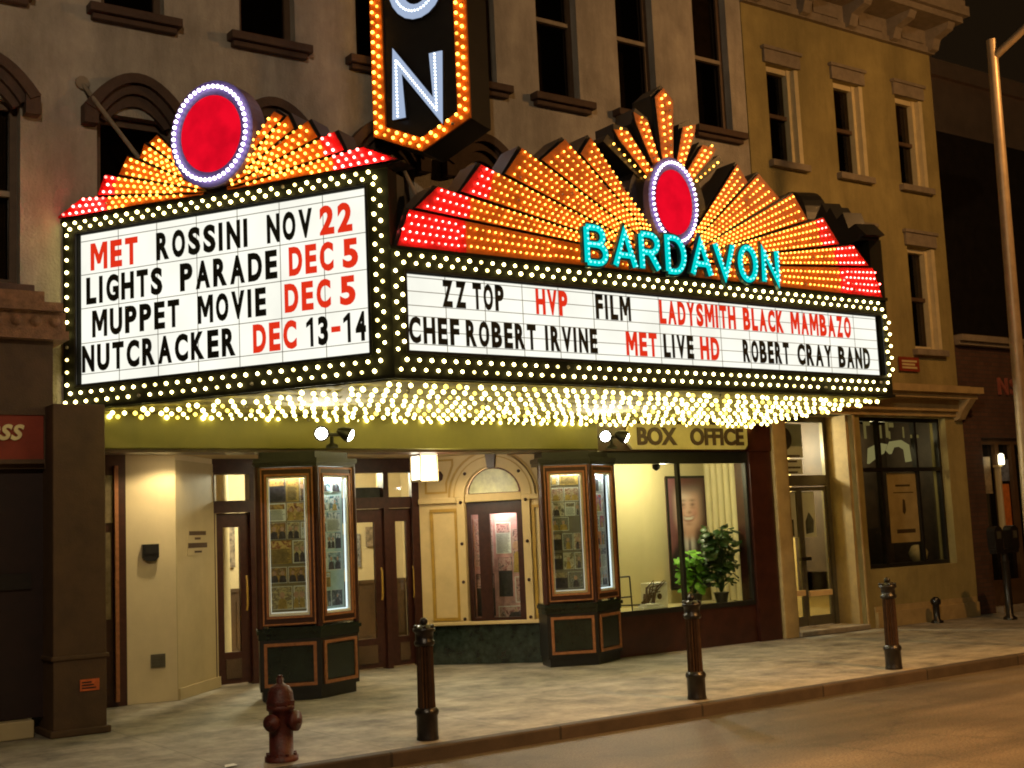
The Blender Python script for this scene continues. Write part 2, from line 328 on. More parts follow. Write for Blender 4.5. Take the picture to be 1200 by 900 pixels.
def sash_window(o, arch, parent):
    a, b, z0, z1 = o; c = (a + b) / 2
    mb = MB()
    for s in (a, b - .07): mb.box(FW, s, s + .07, -.12, -.2, z0, z1)
    mb.box(FW, a + .07, b - .07, -.12, -.2, z1 - .08, z1); mb.box(FW, a + .07, b - .07, -.12, -.2, z0, z0 + .09)
    f = obj('window', mb, M['sash'], parent)
    mb = MB(); zm = z0 + (z1 - z0) * .50; mb.box(FW, a + .072, b - .072, -.10, -.19, zm - .025, zm + .03); obj('meeting_rail', mb, M['graytrim'], f)
    mb = MB(); mb.box(FW, a + .07, b - .07, -.155, -.16, z0 + .09, z1 - .08); obj('pane', mb, M['darkglass'], f); curtain(a + .07, b - .07, z0 + .09, z1 - .08, f)
    mb = MB(); mb.box(FW, c - .48, c + .48, .15, -.12, z0 - .09, z0 + .002); mb.box(FW, c - .44, c + .44, .09, 0, z0 - .15, z0 - .09); obj('sill', mb, M['brown'], f, bevel=.01)
    if arch:
        def arc(hw, zs, rise, n=14): return [(c - hw + 2 * hw * i / n, zs + rise * (1 - (2 * i / n - 1) ** 2)) for i in range(n + 1)]
        mb = MB()
        for hw, zs, rs, ihw, izs, irs, d in ((.54, 6.03, .39, .44, 5.98, .34, .16), (.44, 5.975, .345, .36, 5.94, .28, .10), (.365, 5.93, .285, .30, 5.90, .20, .05)):
            mb.prism(FW, arc(hw, zs, rs) + arc(ihw, izs, irs)[::-1], -.02, d)
        for s in (-1, 1): mb.box(FW, c + s * .47 - .07, c + s * .47 + .07, .14, 0, 5.84, 6.03)
        obj('hood', mb, M['brown'], f)
for o in UP: sash_window(o, False, T)
for o in LO: sash_window(o, True, T)
# entrance: header, lobby, doors
mb = MB(); mb.box(FW, 3.62, 9.98, .04, -.30, 2.60, 2.955); obj('entrance_header', mb, M['olive'], T, bevel=.01)
mb = MB(); mb.box(FW, 3.62, 9.98, .012, -.30, 2.565, 2.598); obj('header_trim', mb, M['wood'], T)
mb = MB(); mb.slab([(3.6, 12.72), (10.3, 12.72), (10.3, 14.3), (3.6, 14.3)], 2.62, 2.70); obj('lobby_ceiling', mb, M['cream'], T)
mb = MB(); mb.slab([(4.36, 13.45), (4.88, 13.36), (5.66, 14.16), (5.5, 14.3), (4.36, 13.6)], 0, 2.62, 0); pw = obj('lobby_wall', mb, M['cream'], T)
LBF = Frame((4.88, 13.36), (.78, .80), (.80, -.78))
mb = MB(); mb.box(LBF, .0, 1.115, .006, .0, .0, 2.56); obj('shaded_wall_face', mb, M['tan'], T)  # darker tan sheet puts the shade of the angled return into its colour
mb = MB(); mb.box(LBF, .0, 1.115, .03, .007, .0, .12); obj('skirting', mb, M['tan'], T)
mb = MB(); mb.box(W, 3.6, 4.36, 13.42, 13.5, 0, 2.62); f = obj('side_door', mb, M['wood'], T)
mb = MB()
for a, b, c, d in ((4.1, 4.22, 1.9, 2.4), (4.1, 4.19, .9, 1.8), (3.7, 4.0, .9, 2.4)): mb.box(W, a, b, 13.405, 13.418, c, d)
obj('pane', mb, mat('mottled_brown_glass', (.20, .15, .08), .25, .5, 5), f)  # opaque panes in mottled brown
mb = MB(); mb.box(W, 4.23, 4.27, 13.38, 13.42, .05, 2.5); obj('door_stile', mb, M['woodlight'], f)
# main doors
DY = 14.15
mb = MB()
mb.box(W, 8.25, 8.46, DY - .09, DY - .051, 0, 2.44)
for x in (5.55, 6.06, 6.94, 7.02, 7.86, 8.32): mb.box(W, x, x + .07, DY - .05, DY + .10, 0, 2.62)
mb.box(W, 5.55, 8.40, DY - .06, DY - .052, 2.46, 2.62); mb.box(W, 5.55, 8.40, DY - .051, DY + .09, 2.44, 2.62)
mb.box(W, 5.55, 8.40, DY - .055, DY + .09, 1.99, 2.13)
obj('door_frame', mb, M['wood'], T)
mb = MB(); mb.box(W, 5.6, 8.38, DY + .02, DY + .03, 2.13, 2.45); obj('transom', mb, M['glass'], T)
mb = MB(); mb.box(W, 7.50, 7.98, DY + .034, DY + .05, 2.13, 2.26); obj('transom_notice', mb, mat('dim_notice', (.10, .09, .09), .6, .3, 9), T)
for x0, x1 in ((5.625, 6.055), (6.135, 6.935), (7.095, 7.855), (7.935, 8.315)):
    mb = MB(); mb.wall(Frame((0, DY)), x0, x1, .02, 1.985, 0, .05, [(x0 + .11, x1 - .11, .38, 1.82)]); d = obj('door', mb, M['wood'], T)
    mb = MB(); mb.box(W, x0 + .11, x1 - .11, DY + .02, DY + .03, .38, 1.82); obj('pane', mb, M['glass'], d)
    mb = MB(); mb.tube([(x1 - .06, DY - .05, .85), (x1 - .06, DY - .07, .9), (x1 - .06, DY - .07, 1.2), (x1 - .06, DY - .05, 1.25)], .012, 8); obj('handle', mb, M['gold'], d)
    mb = MB(); mb.box(W, x0 + .12, x1 - .12, DY - .012, DY - .001, .08, .30); obj('kick_panel', mb, M['storebrown'], d)
# inner lobby seen through the doors
mb = MB(); mb.quad([W(4.6, 17.2, 0), W(9.9, 17.2, 0), W(9.9, 17.2, 3), W(4.6, 17.2, 3)]); mb.quad([W(4.6, 14.3, 0), W(4.6, 17.2, 0), W(4.6, 17.2, 3), W(4.6, 14.3, 3)])
mb.quad([W(9.9, 14.3, 0), W(9.9, 17.2, 0), W(9.9, 17.2, 3), W(9.9, 14.3, 3)]); mb.quad([W(4.6, 14.3, 3), W(9.9, 14.3, 3), W(9.9, 17.2, 3), W(4.6, 17.2, 3)], 0)
mb.quad([W(4.6, 14.26, .002), W(9.9, 14.26, .002), W(9.9, 17.2, .002), W(4.6, 17.2, .002)], 1)
obj('inner_lobby', mb, [M['cream'], M['floorin']], T)
mb = MB(); mb.box(W, 7.3, 7.82, 15.2, 15.3, 0, 2.2); obj('lobby_screen', mb, M['storebrown'], T)
mb = MB(); mb.box(W, 7.42, 7.75, 15.18, 15.19, .75, 1.75); mb.box(W, 8.75, 9.15, 17.17, 17.19, 1.2, 1.7); obj('lobby_picture', mb, mat('dim_print', (.20, .19, .19), .6, .9, 22), T)
mb = MB()
mb.box(W, 4.62, 9.88, 17.13, 17.19, .004, .95); mb.box(W, 4.62, 9.88, 17.11, 17.19, .95, 1.0); mb.box(W, 4.61, 4.66, 14.4, 17.1, .004, .95)
for i in range(9): mb.box(W, 4.8 + i * .58, 5.2 + i * .58, 17.11, 17.129, .18, .82)
obj('wainscot', mb, M['storebrown'], T)
mb = MB()
for x, z0, z1, wd in ((5.95, 1.25, 1.95, .45), (6.75, 1.3, 1.9, .38), (9.25, 1.5, 1.8, .22)): mb.box(W, x, x + wd, 17.15, 17.19, z0, z1)
obj('lobby_picture', mb, mat('lobby_print', (.22, .17, .12), .5, .8, 14), T)
mb = MB()
for x, y in ((6.35, 15.7), (8.85, 15.9)): mb.lathe((x, y, .003), [(.15, 0), (.15, .12), (.10, .16), (.09, 2.7), (.14, 2.8), (.16, 2.98)], 18)
obj('lobby_column', mb, M['tan'], T)
mb = MB(); mb.lathe((7.4, 15.6, 2.94), [(.25, 0), (.25, .05)], 20); obj('lobby_lamp', mb, E_ceiling, T)
lamp('POINT', (7.4, 15.6, 2.6), 135, (1, .89, .64), .2, parent=T)
mb = MB()
for x in (4.75, 6.6, 8.2): mb.lathe((x, 12.98, 2.605), [(.085, 0), (.085, .012)], 16)
obj('ceiling_lamp', mb, emit('downlight', (1, .83, .5), 14), T)
for x in (4.75, 6.6, 8.2): lamp('SPOT', (x, 12.98, 2.585), 24, (1, .80, .46), .06, (0, 0, 0), 150, parent=T)
# angled wall with the arched ticket window
A = Frame((8.35, 14.05), (1.15, -1.20), (-1.20, -1.15))
AW = 1.66
def arcpts(c, zc, r, a0, a1, n=18): return [(c + r * math.cos(R(a0 + (a1 - a0) * i / n)), zc + r * math.sin(R(a0 + (a1 - a0) * i / n))) for i in range(n + 1)]
C0, ZC = .975, 2.09
mb = MB()
poly_l = [(0, .5), (.61, .5), (.61, ZC)] + arcpts(C0, ZC, .365, 180, 90, 10) + [(C0, 2.64), (0, 2.64)]
poly_r = [(AW, .5), (AW, 2.64), (C0, 2.64)] + arcpts(C0, ZC, .365, 90, 0, 10) + [(1.34, ZC), (1.34, .5)]
mb.prism(A, poly_l, -.12, 0); mb.prism(A, poly_r, -.12, 0)
aw = obj('arch_wall', mb, M['archcream'], T)
mb = MB()
mb.prism(A, arcpts(C0, ZC, .545, 0, 180) + arcpts(C0, ZC, .372, 180, 0), .001, .045)
for s0, s1 in ((.50, .605), (1.345, 1.45)): mb.box(A, s0, s1, .001, .045, .5, ZC - .001)
obj('arch_surround', mb, M['archcream'], aw, bevel=.008)
mb = MB()
mb.ribbon(A, arcpts(C0, ZC, .575, 180, 0), .028, .002, .012); mb.ribbon(A, arcpts(C0, ZC, .50, 180, 0), .014, .047, .055)
for s0, s1 in ((.16, .48), (1.48, 1.64)):
    mb.ribbon(A, [(s0, .56), (s1, .56), (s1, 1.93), (s0, 1.93)], .04, .002, .022, closed=True)
mb.ribbon(A, [(.10, 2.16), (.37, 2.16), (.37, 2.28), (.46, 2.50), (.46, 2.57), (.10, 2.57)], .026, .002, .016, closed=True)
obj('gilt_moulding', mb, M['gold'], aw)
for e in ((0, .499, .001, .05, 2.02, 2.09), (1.451, AW, .001, .05, 2.02, 2.09), (.61, 1.34, -.1, .03, 2.02, 2.12), (0, AW, .046, .07, .485, .53)):
    mb = MB(); mb.box(A, *e); obj('ledge', mb, M['archcream'], aw, bevel=.008)
mb = MB(); mb.prism(A, [(.93, 2.44), (1.02, 2.44), (1.045, 2.64), (.905, 2.64)], .046, .10); obj('keystone', mb, M['wood'], aw)
mb = MB(); mb.lathe(A(.26, .004, 2.37), [(.075, 0), (.06, .02), (.03, .03)], 8, axis=A.n); obj('rosette', mb, M['wood'], aw)
for s in (.555, 1.397):
    for z in (.56, 1.02, 1.5, 2.02):
        mb = MB(); mb.lathe(A(s, .046, z), [(.022, 0), (.018, .015), (.006, .022)], 10, axis=A.n); obj('stud', mb, M['wood'], aw)
for a in (40, 140):
    mb = MB(); p = arcpts(C0, ZC, .455, a, a, 1)[0]; mb.lathe(A(p[0], .046, p[1]), [(.022, 0), (.018, .015), (.006, .022)], 10, axis=A.n); obj('stud', mb, M['wood'], aw)
mb = MB(); mb.wall(A, .61, 1.34, .5, 2.02, -.05, .05, [(.665, .755, .56, 1.86), (.905, 1.255, .56, 1.86)]); tw = obj('ticket_window', mb, M['wood'], aw)
mb = MB(); mb.box(A, .62, 1.33, -.075, -.085, .52, 2.0); obj('pane', mb, M['glass'], tw)
mb = MB(); mb.prism(A, [(.66, 2.13), (1.29, 2.13)] + arcpts(C0, 2.11, .325, 8, 172, 12), -.06, -.05); obj('lunette', mb, mat('pale_green_glass', (.62, .62, .36), .3, .25, 9), aw)
mb = MB(); mb.box(A, 0, AW, -.12, .02, .0, .48); mb.box(A, 0, AW, -.12, .035, .48, .4849); obj('marble_base', mb, M['marble'], T)
WD = MB(); WD.box(A, .60, 1.40, -.40, -.42, .5, 2.0)
lamp('POINT', A(1.0, -.25, 1.95), 9, (1, .86, .75), .05, parent=T)
mb = MB(); mb.box(A, .55, 1.45, -.5, -.43, 0, 2.6); obj('booth_back', mb, M['wood'], T)
# box office bay
BX0, BX1 = 10.12, 12.66
mb = MB(); mb.box(FW, 9.96, 13.08, .02, -.28, 2.58, 2.955); obj('bay_header', mb, M['darkred'], T)
FB = Frame((0, 12.45))
mb = MB(); mb.box(FB, BX0, BX1 + .02, 0, -.25, 0, .50); obj('stall_riser', mb, M['darkred'], T)
mb = MB(); mb.box(FB, BX1, 13.08, .05, -.25, 0, 2.58); obj('pilaster', mb, M['darkred'], T)
mb = MB()
mb.box(FB, BX0, BX1, .01, -.06, .50, .56); mb.box(FB, BX0, BX1, .01, -.06, 2.42, 2.578)
for x in (BX0, 11.36, BX1 - .05): mb.box(FB, x, x + .045, .011, -.055, .56, 2.42)
f = obj('window', mb, M['black'], T)
mb = MB(); mb.box(FB, BX0 + .04, BX1 - .04, -.02, -.03, .56, 2.42); obj('pane', mb, M['glass'], f)
mb = MB(); YB = 13.72
mb.quad([W(BX0 - .2, YB, 0), W(13.05, YB, 0), W(13.05, YB, 2.9), W(BX0 - .2, YB, 2.9)]); mb.quad([W(BX0 - .2, 12.72, 0), W(BX0 - .2, YB, 0), W(BX0 - .2, YB, 2.9), W(BX0 - .2, 12.72, 2.9)])
mb.quad([W(13.05, 12.72, 0), W(13.05, YB, 0), W(13.05, YB, 2.9), W(13.05, 12.72, 2.9)]); mb.quad([W(BX0 - .2, 12.72, 2.56), W(13.05, 12.72, 2.56), W(13.05, YB, 2.56), W(BX0 - .2, YB, 2.56)])
mb.quad([W(BX0 - .2, 12.5, .51), W(13.05, 12.5, .51), W(13.05, YB, .51), W(BX0 - .2, YB, .51)])
for i in range(7): mb.tube([(12.98, 12.78 + i * .13, .52), (12.98, 12.78 + i * .13, 2.55)], .06, 8)
for x in (11.25,): mb.box(W, x, x + .03, YB - .02, YB - .002, .52, 2.5, 1)
obj('box_office_room', mb, [mat('cream_room_paint', (.62, .54, .30), .6, .06, 2), M['storebrown']], T)
mb = MB(); mb.lathe((11.5, 12.95, 2.535), [(.13, 0), (.13, .022)], 18); obj('ceiling_lamp', mb, E_ceiling, T)
lamp('POINT', (11.55, 12.98, 2.38), 36, (1, .88, .58), .1, parent=T)
mb = MB(); mb.lathe((11.15, 12.62, 2.34), [(.012, 0), (.05, .03), (.055, .08), (.02, .09)], 12); obj('window_camera', mb, M['black'], T)

# ------------------------------------------------------------------ left storefront (projecting shopfront)
L_ = thing('corner_storefront', 'dark brown shopfront with carved cornice and brown pier beside the theatre entrance', 'shop front', (1.6, 11.9, 0))
FS = Frame((0, 11.9))
mb = MB(); mb.wall(FS, -4, 3.20, 2.38, 3.56, 0, .5, []); obj('wall', mb, M['storebrown'], L_)
mb = MB(); mb.box(FS, -4, 3.32, .10, -.5, 3.56, 3.64); mb.box(FS, -4, 3.30, .06, -.5, 3.64, 3.82); mb.box(FS, -4, 3.26, .13, -.5, 3.82, 3.90); mb.box(FS, -4, 3.10, .10, -.5, 3.90, 4.0)
for i in range(22): mb.lathe(FS(3.2 - i * .17, .061, 3.73), [(.055, 0), (.045, .02), (.015, .03)], 8, axis=(0, -1, 0))
obj('cornice', mb, M['carve'], L_)
mb = MB(); mb.box(W, 3.13, 3.60, 11.65, 12.38, .0, 2.95); mb.box(W, 3.11, 3.62, 11.63, 12.38, .66, .70); mb.box(W, 3.10, 3.63, 11.62, 12.37, .0, .06); obj('pier', mb, M['storebrown'], L_, bevel=.01)
mb = MB(); mb.box(FS, -4, 3.13, -.08, -.2, .16, 2.38); dr = obj('door', mb, M['darkstore'], L_)
mb = MB(); mb.box(FS, 2.2, 3.02, -.05, -.08, 1.30, 1.44); obj('mail_slot', mb, M['black'], dr)
mb = MB(); mb.box(FS, -4, 3.02, .05, -.3, 0, .155); obj('step', mb, M['tan'], L_, bevel=.01)
mb = MB(); mb.box(FS, -3, 3.10, .055, .002, 2.46, 2.86); mb.box(FS, -3, 3.10, .07, .056, 2.86, 2.90, 1); mb.box(FS, -3, 3.10, .07, .056, 2.42, 2.46, 1)
sg = obj('shop_sign', mb, [M['signred'], M['storebrown']], None, 'dark red fascia sign with slanted cream script over the dark shop door', 'sign', loc=(2.5, 11.84, 2.46))
mb = MB(); mb.text(FS, 'ess', 2.60, 2.93, 2.63, 2.775, .057, .075, 0, .018, .35); obj('lettering', mb, M['signcream'], sg)
mb = MB(); FP = Frame((0, 11.65)); mb.box(FP, 3.36, 3.53, .012, .001, .38, .48)
pl = obj('wall_plate', mb, mat('orange_plate', (.62, .13, .03), .5, .3, 20), None, 'small orange plate fixed low on the brown pier', 'sign', loc=(3.44, 11.64, .38))
mb = MB()
for i, z in enumerate((.405, .43, .455)): mb.box(FP, 3.375, 3.50 - .02 * i, .015, .013, z - .006, z + .006)
obj('lettering', mb, M['letterk'], pl)

# ------------------------------------------------------------------ yellow building
Yb = thing('yellow_building', 'ochre painted two-storey building with bracketed cornice and a corner shop window', 'building', (15.2, 12.4, 0))
YU = [(a, a + .62, 6.82, 8.30) for a in (13.54, 15.0, 16.47)]; YL = [(a, a + .62, 4.18, 5.84) for a in (13.54, 15.0, 16.47)]
mb = MB(); mb.wall(FW, 13.10, 17.46, 3.12, 9.3, .0, .30, YU + YL); mb.box(W, 17.15, 17.46, 12.71, 20, 0, 9.3); obj('wall', mb, M['yellowwall'], Yb)
mb = MB(); mb.box(FW, 13.3, 17.4, -.42, -.8, 3.12, 9.2); obj('inner_wall', mb, M['black'], Yb)
for o in YU + YL:
    a, b, z0, z1 = o; c = (a + b) / 2
    mb = MB()
    mb.box(FW, a + .001, a + .06, -.09, -.22, z0, z1); mb.box(FW, b - .11, b - .001, -.07, -.24, z0, z1); mb.box(FW, a + .06, b - .11, -.09, -.22, z1 - .08, z1); mb.box(FW, a + .06, b - .11, -.09, -.22, z0, z0 + .07)
    mb.box(FW, b - .05, b + .035, .02, -.07, z0 + .02, z1 - .02)
    f = obj('window', mb, M['creamframe'], Yb)
    mb = MB(); zm = (z0 + z1) / 2; mb.box(FW, a + .06, b - .11, -.12, -.2, zm - .03, zm + .03); obj('meeting_rail', mb, M['sash'], f)
    mb = MB(); mb.box(FW, a + .06, b - .11, -.165, -.17, z0 + .07, z1 - .08); obj('pane', mb, M['darkglass'], f); curtain(a + .06, b - .11, z0 + .07, z1 - .08, f)
    mb = MB(); mb.box(FW, a - .07, b + .1, .10, -.1, z0 - .10, z0 - .001); obj('sill', mb, M['graytrim'], f, bevel=.008)
    mb = MB(); mb.box(FW, a - .06, b + .08, .05, -.0, z1 + .002, z1 + .20); mb.box(FW, a - .09, b + .11, .08, 0, z1 + .20, z1 + .25); obj('lintel', mb, M['graytrim'], f, bevel=.006)
mb = MB()
mb.box(FW, 13.09, 17.50, .08, -.3, 9.14, 9.24); mb.box(FW, 13.09, 17.50, .05, -.3, 9.24, 9.52); mb.box(FW, 13.09, 17.62, .58, -.3, 9.52, 9.62); mb.box(FW, 13.09, 17.70, .66, -.3, 9.62, 9.78); mb.box(FW, 13.09, 17.66, .62, -.3, 9.78, 9.9)
for x in (13.2, 14.25, 15.3, 16.35, 17.33):
    mb.prism(Frame((x, 12.4), (0, -1), (1, 0)), [(.05, 9.15), (.16, 9.18), (.22, 9.34), (.46, 9.42), (.52, 9.52), (.05, 9.52)], 0, .17)
for i in range(4):
    x = 13.55 + i * 1.05; mb.box(FW, x, x + .55, .075, .04, 9.28, 9.46)
obj('cornice', mb, M['graytrim'], Yb)
mb = MB(); mb.box(FW, 13.10, 17.40, .08, -.2, 3.12, 3.2); mb.box(FW, 13.10, 17.42, .14, -.2, 3.2, 3.38); mb.box(FW, 13.09, 17.50, .32, -.2, 3.38, 3.46); mb.box(FW, 13.09, 17.56, .40, -.2, 3.46, 3.56); mb.box(FW, 13.09, 17.5, .2, -.2, 3.56, 3.6)
mb.prism(Frame((17.25, 12.4), (0, -1), (1, 0)), [(.0, 3.05), (.12, 3.08), (.2, 3.2), (.36, 3.38), (0, 3.38)], 0, .16)
obj('shop_cornice', mb, M['yellowtrim'], Yb)
SW = (14.97, 17.02, .84, 3.10)
mb = MB(); mb.wall(FW, 14.80, 17.46, 0, 3.119, .03, .3, [SW]); obj('shop_wall', mb, M['yellowwall'], Yb)
mb = MB(); mb.box(FW, 14.98, 17.4, .10, .031, 0, .22); mb.box(FW, 14.98, 17.4, .06, .031, .22, .30); obj('plinth', mb, M['yellowtrim'], Yb)
mb = MB(); mb.box(FW, 13.10, 13.36, .05, -.3, 0, 3.119); mb.box(FW, 14.80, 14.84, .06, .031, 0, 3.119); obj('pier', mb, M['yellowtrim'], Yb, bevel=.01)
FD = Frame((0, 12.82))
mb = MB(); mb.box(W, 13.36, 13.42, 12.4, 12.9, 0, 3.12); mb.box(W, 14.74, 14.80, 12.44, 12.9, 0, 3.12); obj('door_reveal', mb, M['yellowtrim'], Yb)
mb = MB(); mb.slab([(13.36, 12.3), (14.8, 12.3), (14.8, 13.9), (13.36, 13.9)], 0, .07); obj('step', mb, M['graytrim'], Yb, bevel=.01)
mb = MB(); mb.slab([(13.36, 12.4), (14.8, 12.4), (14.8, 14.5), (13.36, 14.5)], 3.122, 3.13); obj('door_soffit', mb, M['yellowtrim'], Yb)
mb = MB()
mb.box(FD, 13.42, 14.74, 0, -.06, 2.10, 2.26); mb.box(FD, 13.42, 14.74, 0, -.06, 3.04, 3.12)
for x in (13.42, 14.66): mb.box(FD, x, x + .08, .004, -.056, .07, 3.04)
fr = obj('door_frame', mb, M['alu'], Yb)
for x0, x1 in ((13.51, 14.07), (14.08, 14.65)):
    mb = MB(); mb.wall(FD, x0, x1, .08, 2.09, -.01, .04, [(x0 + .05, x1 - .05, .22, 2.03)]); d = obj('door', mb, M['alu'], Yb)
    mb = MB(); mb.box(FD, x0 + .05, x1 - .05, -.025, -.032, .22, 2.03); obj('pane', mb, M['glass'], d)
    xh = x1 - .04 if x0 < 14 else x0 + .04
    mb = MB(); mb.box(FD, xh - .06, xh + .06, .05, .0, 1.02, 1.07); obj('handle', mb, M['blackmetal'], d)
mb = MB(); mb.box(FD, 13.5, 14.66, -.03, -.037, 2.26, 3.04); obj('transom', mb, M['glass'], Yb)
# entry hall behind the glass door
mb = MB()
mb.quad([W(13.3, 14.6, 0), W(14.95, 14.6, 0), W(14.95, 14.6, 3.1), W(13.3, 14.6, 3.1)]); mb.quad([W(13.4, 12.95, 0), W(13.4, 14.6, 0), W(13.4, 14.6, 3.1), W(13.4, 12.95, 3.1)]); mb.quad([W(14.95, 12.95, 0), W(14.95, 14.6, 0), W(14.95, 14.6, 3.1), W(14.95, 12.95, 3.1)])
obj('entry_hall', mb, mat('hall_paint', (.48, .38, .16), .6, .1, 3), Yb)
lamp('POINT', (14.1, 13.7, 2.7), 110, (1, .86, .60), .1, parent=Yb)
mb = MB(); mb.lathe((14.1, 13.6, 3.0), [(.1, 0), (.1, .1)], 14); obj('hall_lamp', mb, E_ceiling, Yb)
mb = MB()
mb.box(FD, 13.52, 14.25, -.039, -.042, 2.52, 3.02, 0)
mb.box(FD, 13.52, 14.22, -.039, -.042, 2.28, 2.50, 0)
nt = obj('transom_notice', mb, M['white'], fr)
mb = MB()
mb.lathe(FD(13.86, -.037, 2.80), [(.17, 0), (.17, .001)], 24, axis=(0, -1, 0)); 
for i, z in enumerate((2.55, 2.47, 2.38, 2.31)): mb.box(FD, 13.54, 14.18 - .07 * (i % 2), -.036, -.0375, z - .018, z + .012)
obj('notice_print', mb, mat('dark_print', (.09, .07, .06), .6, .5, 12), fr)
mb = MB(); mb.box(FD, 13.57, 14.02, -.04, -.043, 1.36, 2.02, 0); mb.box(FD, 14.13, 14.42, -.04, -.043, 1.36, 2.02, 0); obj('door_poster', mb, M['white'], fr)
mb = MB()
mb.box(FD, 13.60, 13.78, -.036, -.038, 1.82, 1.96); mb.box(FD, 13.84, 13.95, -.036, -.038, 1.38, 1.62); mb.box(FD, 13.58, 13.66, -.036, -.038, 1.40, 1.6); mb.prism(FD, [(14.2, 1.4), (14.36, 1.42), (14.38, 1.6), (14.28, 1.72), (14.2, 1.58)], -.038, -.036); obj('poster_print', mb, mat('grey_print', (.06, .06, .06), .6, .6, 14), fr)
mb = MB(); mb.box(FD, 13.56, 14.03, .03, -.005, .52, .60); mb.box(FD, 14.12, 14.60, .03, -.005, .50, .58); obj('push_bar', mb, mat('pale_push_bar', (.72, .52, .26), .4, .1, 6), fr)
# shop window
mb = MB(); a, b, z0, z1 = SW
mb.box(FW, a, b, -.10, -.18, z0, z0 + .06); mb.box(FW, a, b, -.10, -.18, z1 - .06, z1); mb.box(FW, a, b, -.10, -.18, 2.28, 2.34)
for x in (a, a + .56, b - .62, b - .05): mb.box(FW, x, x + .05, -.099, -.181, z0 + .06, z1 - .06)
f = obj('shop_window', mb, M['black'], Yb)
mb = MB(); mb.box(FW, a + .05, b - .05, -.13, -.14, z0 + .06, z1 - .06); obj('pane', mb, M['glass'], f)
mb = MB(); mb.box(W, a - .1, b + .1, 13.6, 13.7, .5, 3.12); mb.box(W, a - .1, a - .06, 12.72, 13.6, .5, 3.12); mb.box(W, b + .06, b + .1, 12.72, 13.6, .5, 3.12); mb.box(W, a - .1, b + .1, 12.72, 13.6, .5, .82); obj('shop_room', mb, mat('dark_shop', (.045, .03, .02), .6, .4, 5), Yb)
gl = emit('gold_glint_glow', (1, .72, .22), .075)  # glowing gold marks stand in for bulb reflections in the shop glass
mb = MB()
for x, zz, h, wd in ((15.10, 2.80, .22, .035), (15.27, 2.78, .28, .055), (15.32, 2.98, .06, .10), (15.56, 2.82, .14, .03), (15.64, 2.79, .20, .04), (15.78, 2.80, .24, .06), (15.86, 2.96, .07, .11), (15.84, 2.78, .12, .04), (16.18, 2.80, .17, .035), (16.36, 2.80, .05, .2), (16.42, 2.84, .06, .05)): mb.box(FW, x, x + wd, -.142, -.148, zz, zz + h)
obj('window_glints', mb, gl, f)
lamp('POINT', (16.2, 13.1, 2.7), 9, (1, .80, .42), .08, parent=Yb)  # added light without a fitting, brightens the shop room
# menu sheet + flat yellow emissive shapes over it
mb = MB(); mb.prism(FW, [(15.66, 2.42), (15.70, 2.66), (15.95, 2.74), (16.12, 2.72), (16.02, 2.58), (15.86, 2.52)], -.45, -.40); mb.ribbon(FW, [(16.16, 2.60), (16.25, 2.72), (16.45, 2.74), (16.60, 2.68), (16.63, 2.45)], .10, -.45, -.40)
obj('glowing_shape', mb, emit('yellow_glow', (1, .82, .32), .13), f)
mb = MB(); mb.box(FW, 15.72, 16.42, -.146, -.152, 1.20, 2.26); mn = obj('menu_sheet', mb, M['tanposter'], None, 'tan menu sheet hung inside the dark shop window', 'poster', loc=(16.07, 12.55, 1.2))
mb = MB(); mb.prism(FW, [(16.03, 1.66), (16.07, 1.62), (16.11, 1.68), (16.10, 1.84), (16.05, 1.86)], -.145, -.1435); mb.box(FW, 15.86, 16.30, -.145, -.1435, 1.34, 1.40); mb.box(FW, 15.84, 16.32, -.145, -.1435, 1.95, 1.965); mb.box(FW, 15.9, 16.25, -.145, -.1435, 2.05, 2.08)
obj('print', mb, M['storebrown'], mn)
mb = MB(); mb.box(FW, 15.12, 15.32, -.30, -.31, 1.06, 1.34); obj('card_notice', mb, M['orangeposter'], None, 'small orange and white card low in the dark shop window', 'notice', loc=(15.2, 12.7, 1.06))
mb = MB(); mb.lathe((16.72, 12.85, .86), [(.06, 0), (.13, .06), (.15, .16), (.10, .26), (.06, .28)], 16); obj('vase', mb, M['tan'], None, 'squat pale vase on the sill of the dark shop window', 'vase', loc=(16.72, 12.85, .86))
mb = MB(); FQ = Frame((0, 12.38)); mb.box(FQ, 16.0, 16.48, .02, 0, 3.82, 4.04); pq = obj('wall_plaque', mb, M['signred'], None, 'small dark red plaque on the ochre wall above the shop cornice', 'sign', loc=(16.24, 12.37, 3.82))
mb = MB(); [mb.box(FQ, 16.06, 16.42 - .05 * (i % 2), .024, .021, z, z + .03) for i, z in enumerate((3.96, 3.91, 3.86))]; obj('lettering', mb, M['boxsign'], pq)
# standpipe
mb = MB(); mb.lathe((16.08, 12.12, 0), [(.09, 0), (.09, .03), (.05, .05), (.05, .26), (.075, .28), (.075, .34), (.03, .38)], 14)
obj('standpipe', mb, M['blackmetal'], None, 'short black capped pipe at the foot of the ochre wall', 'standpipe', loc=(16.08, 12.12, 0))

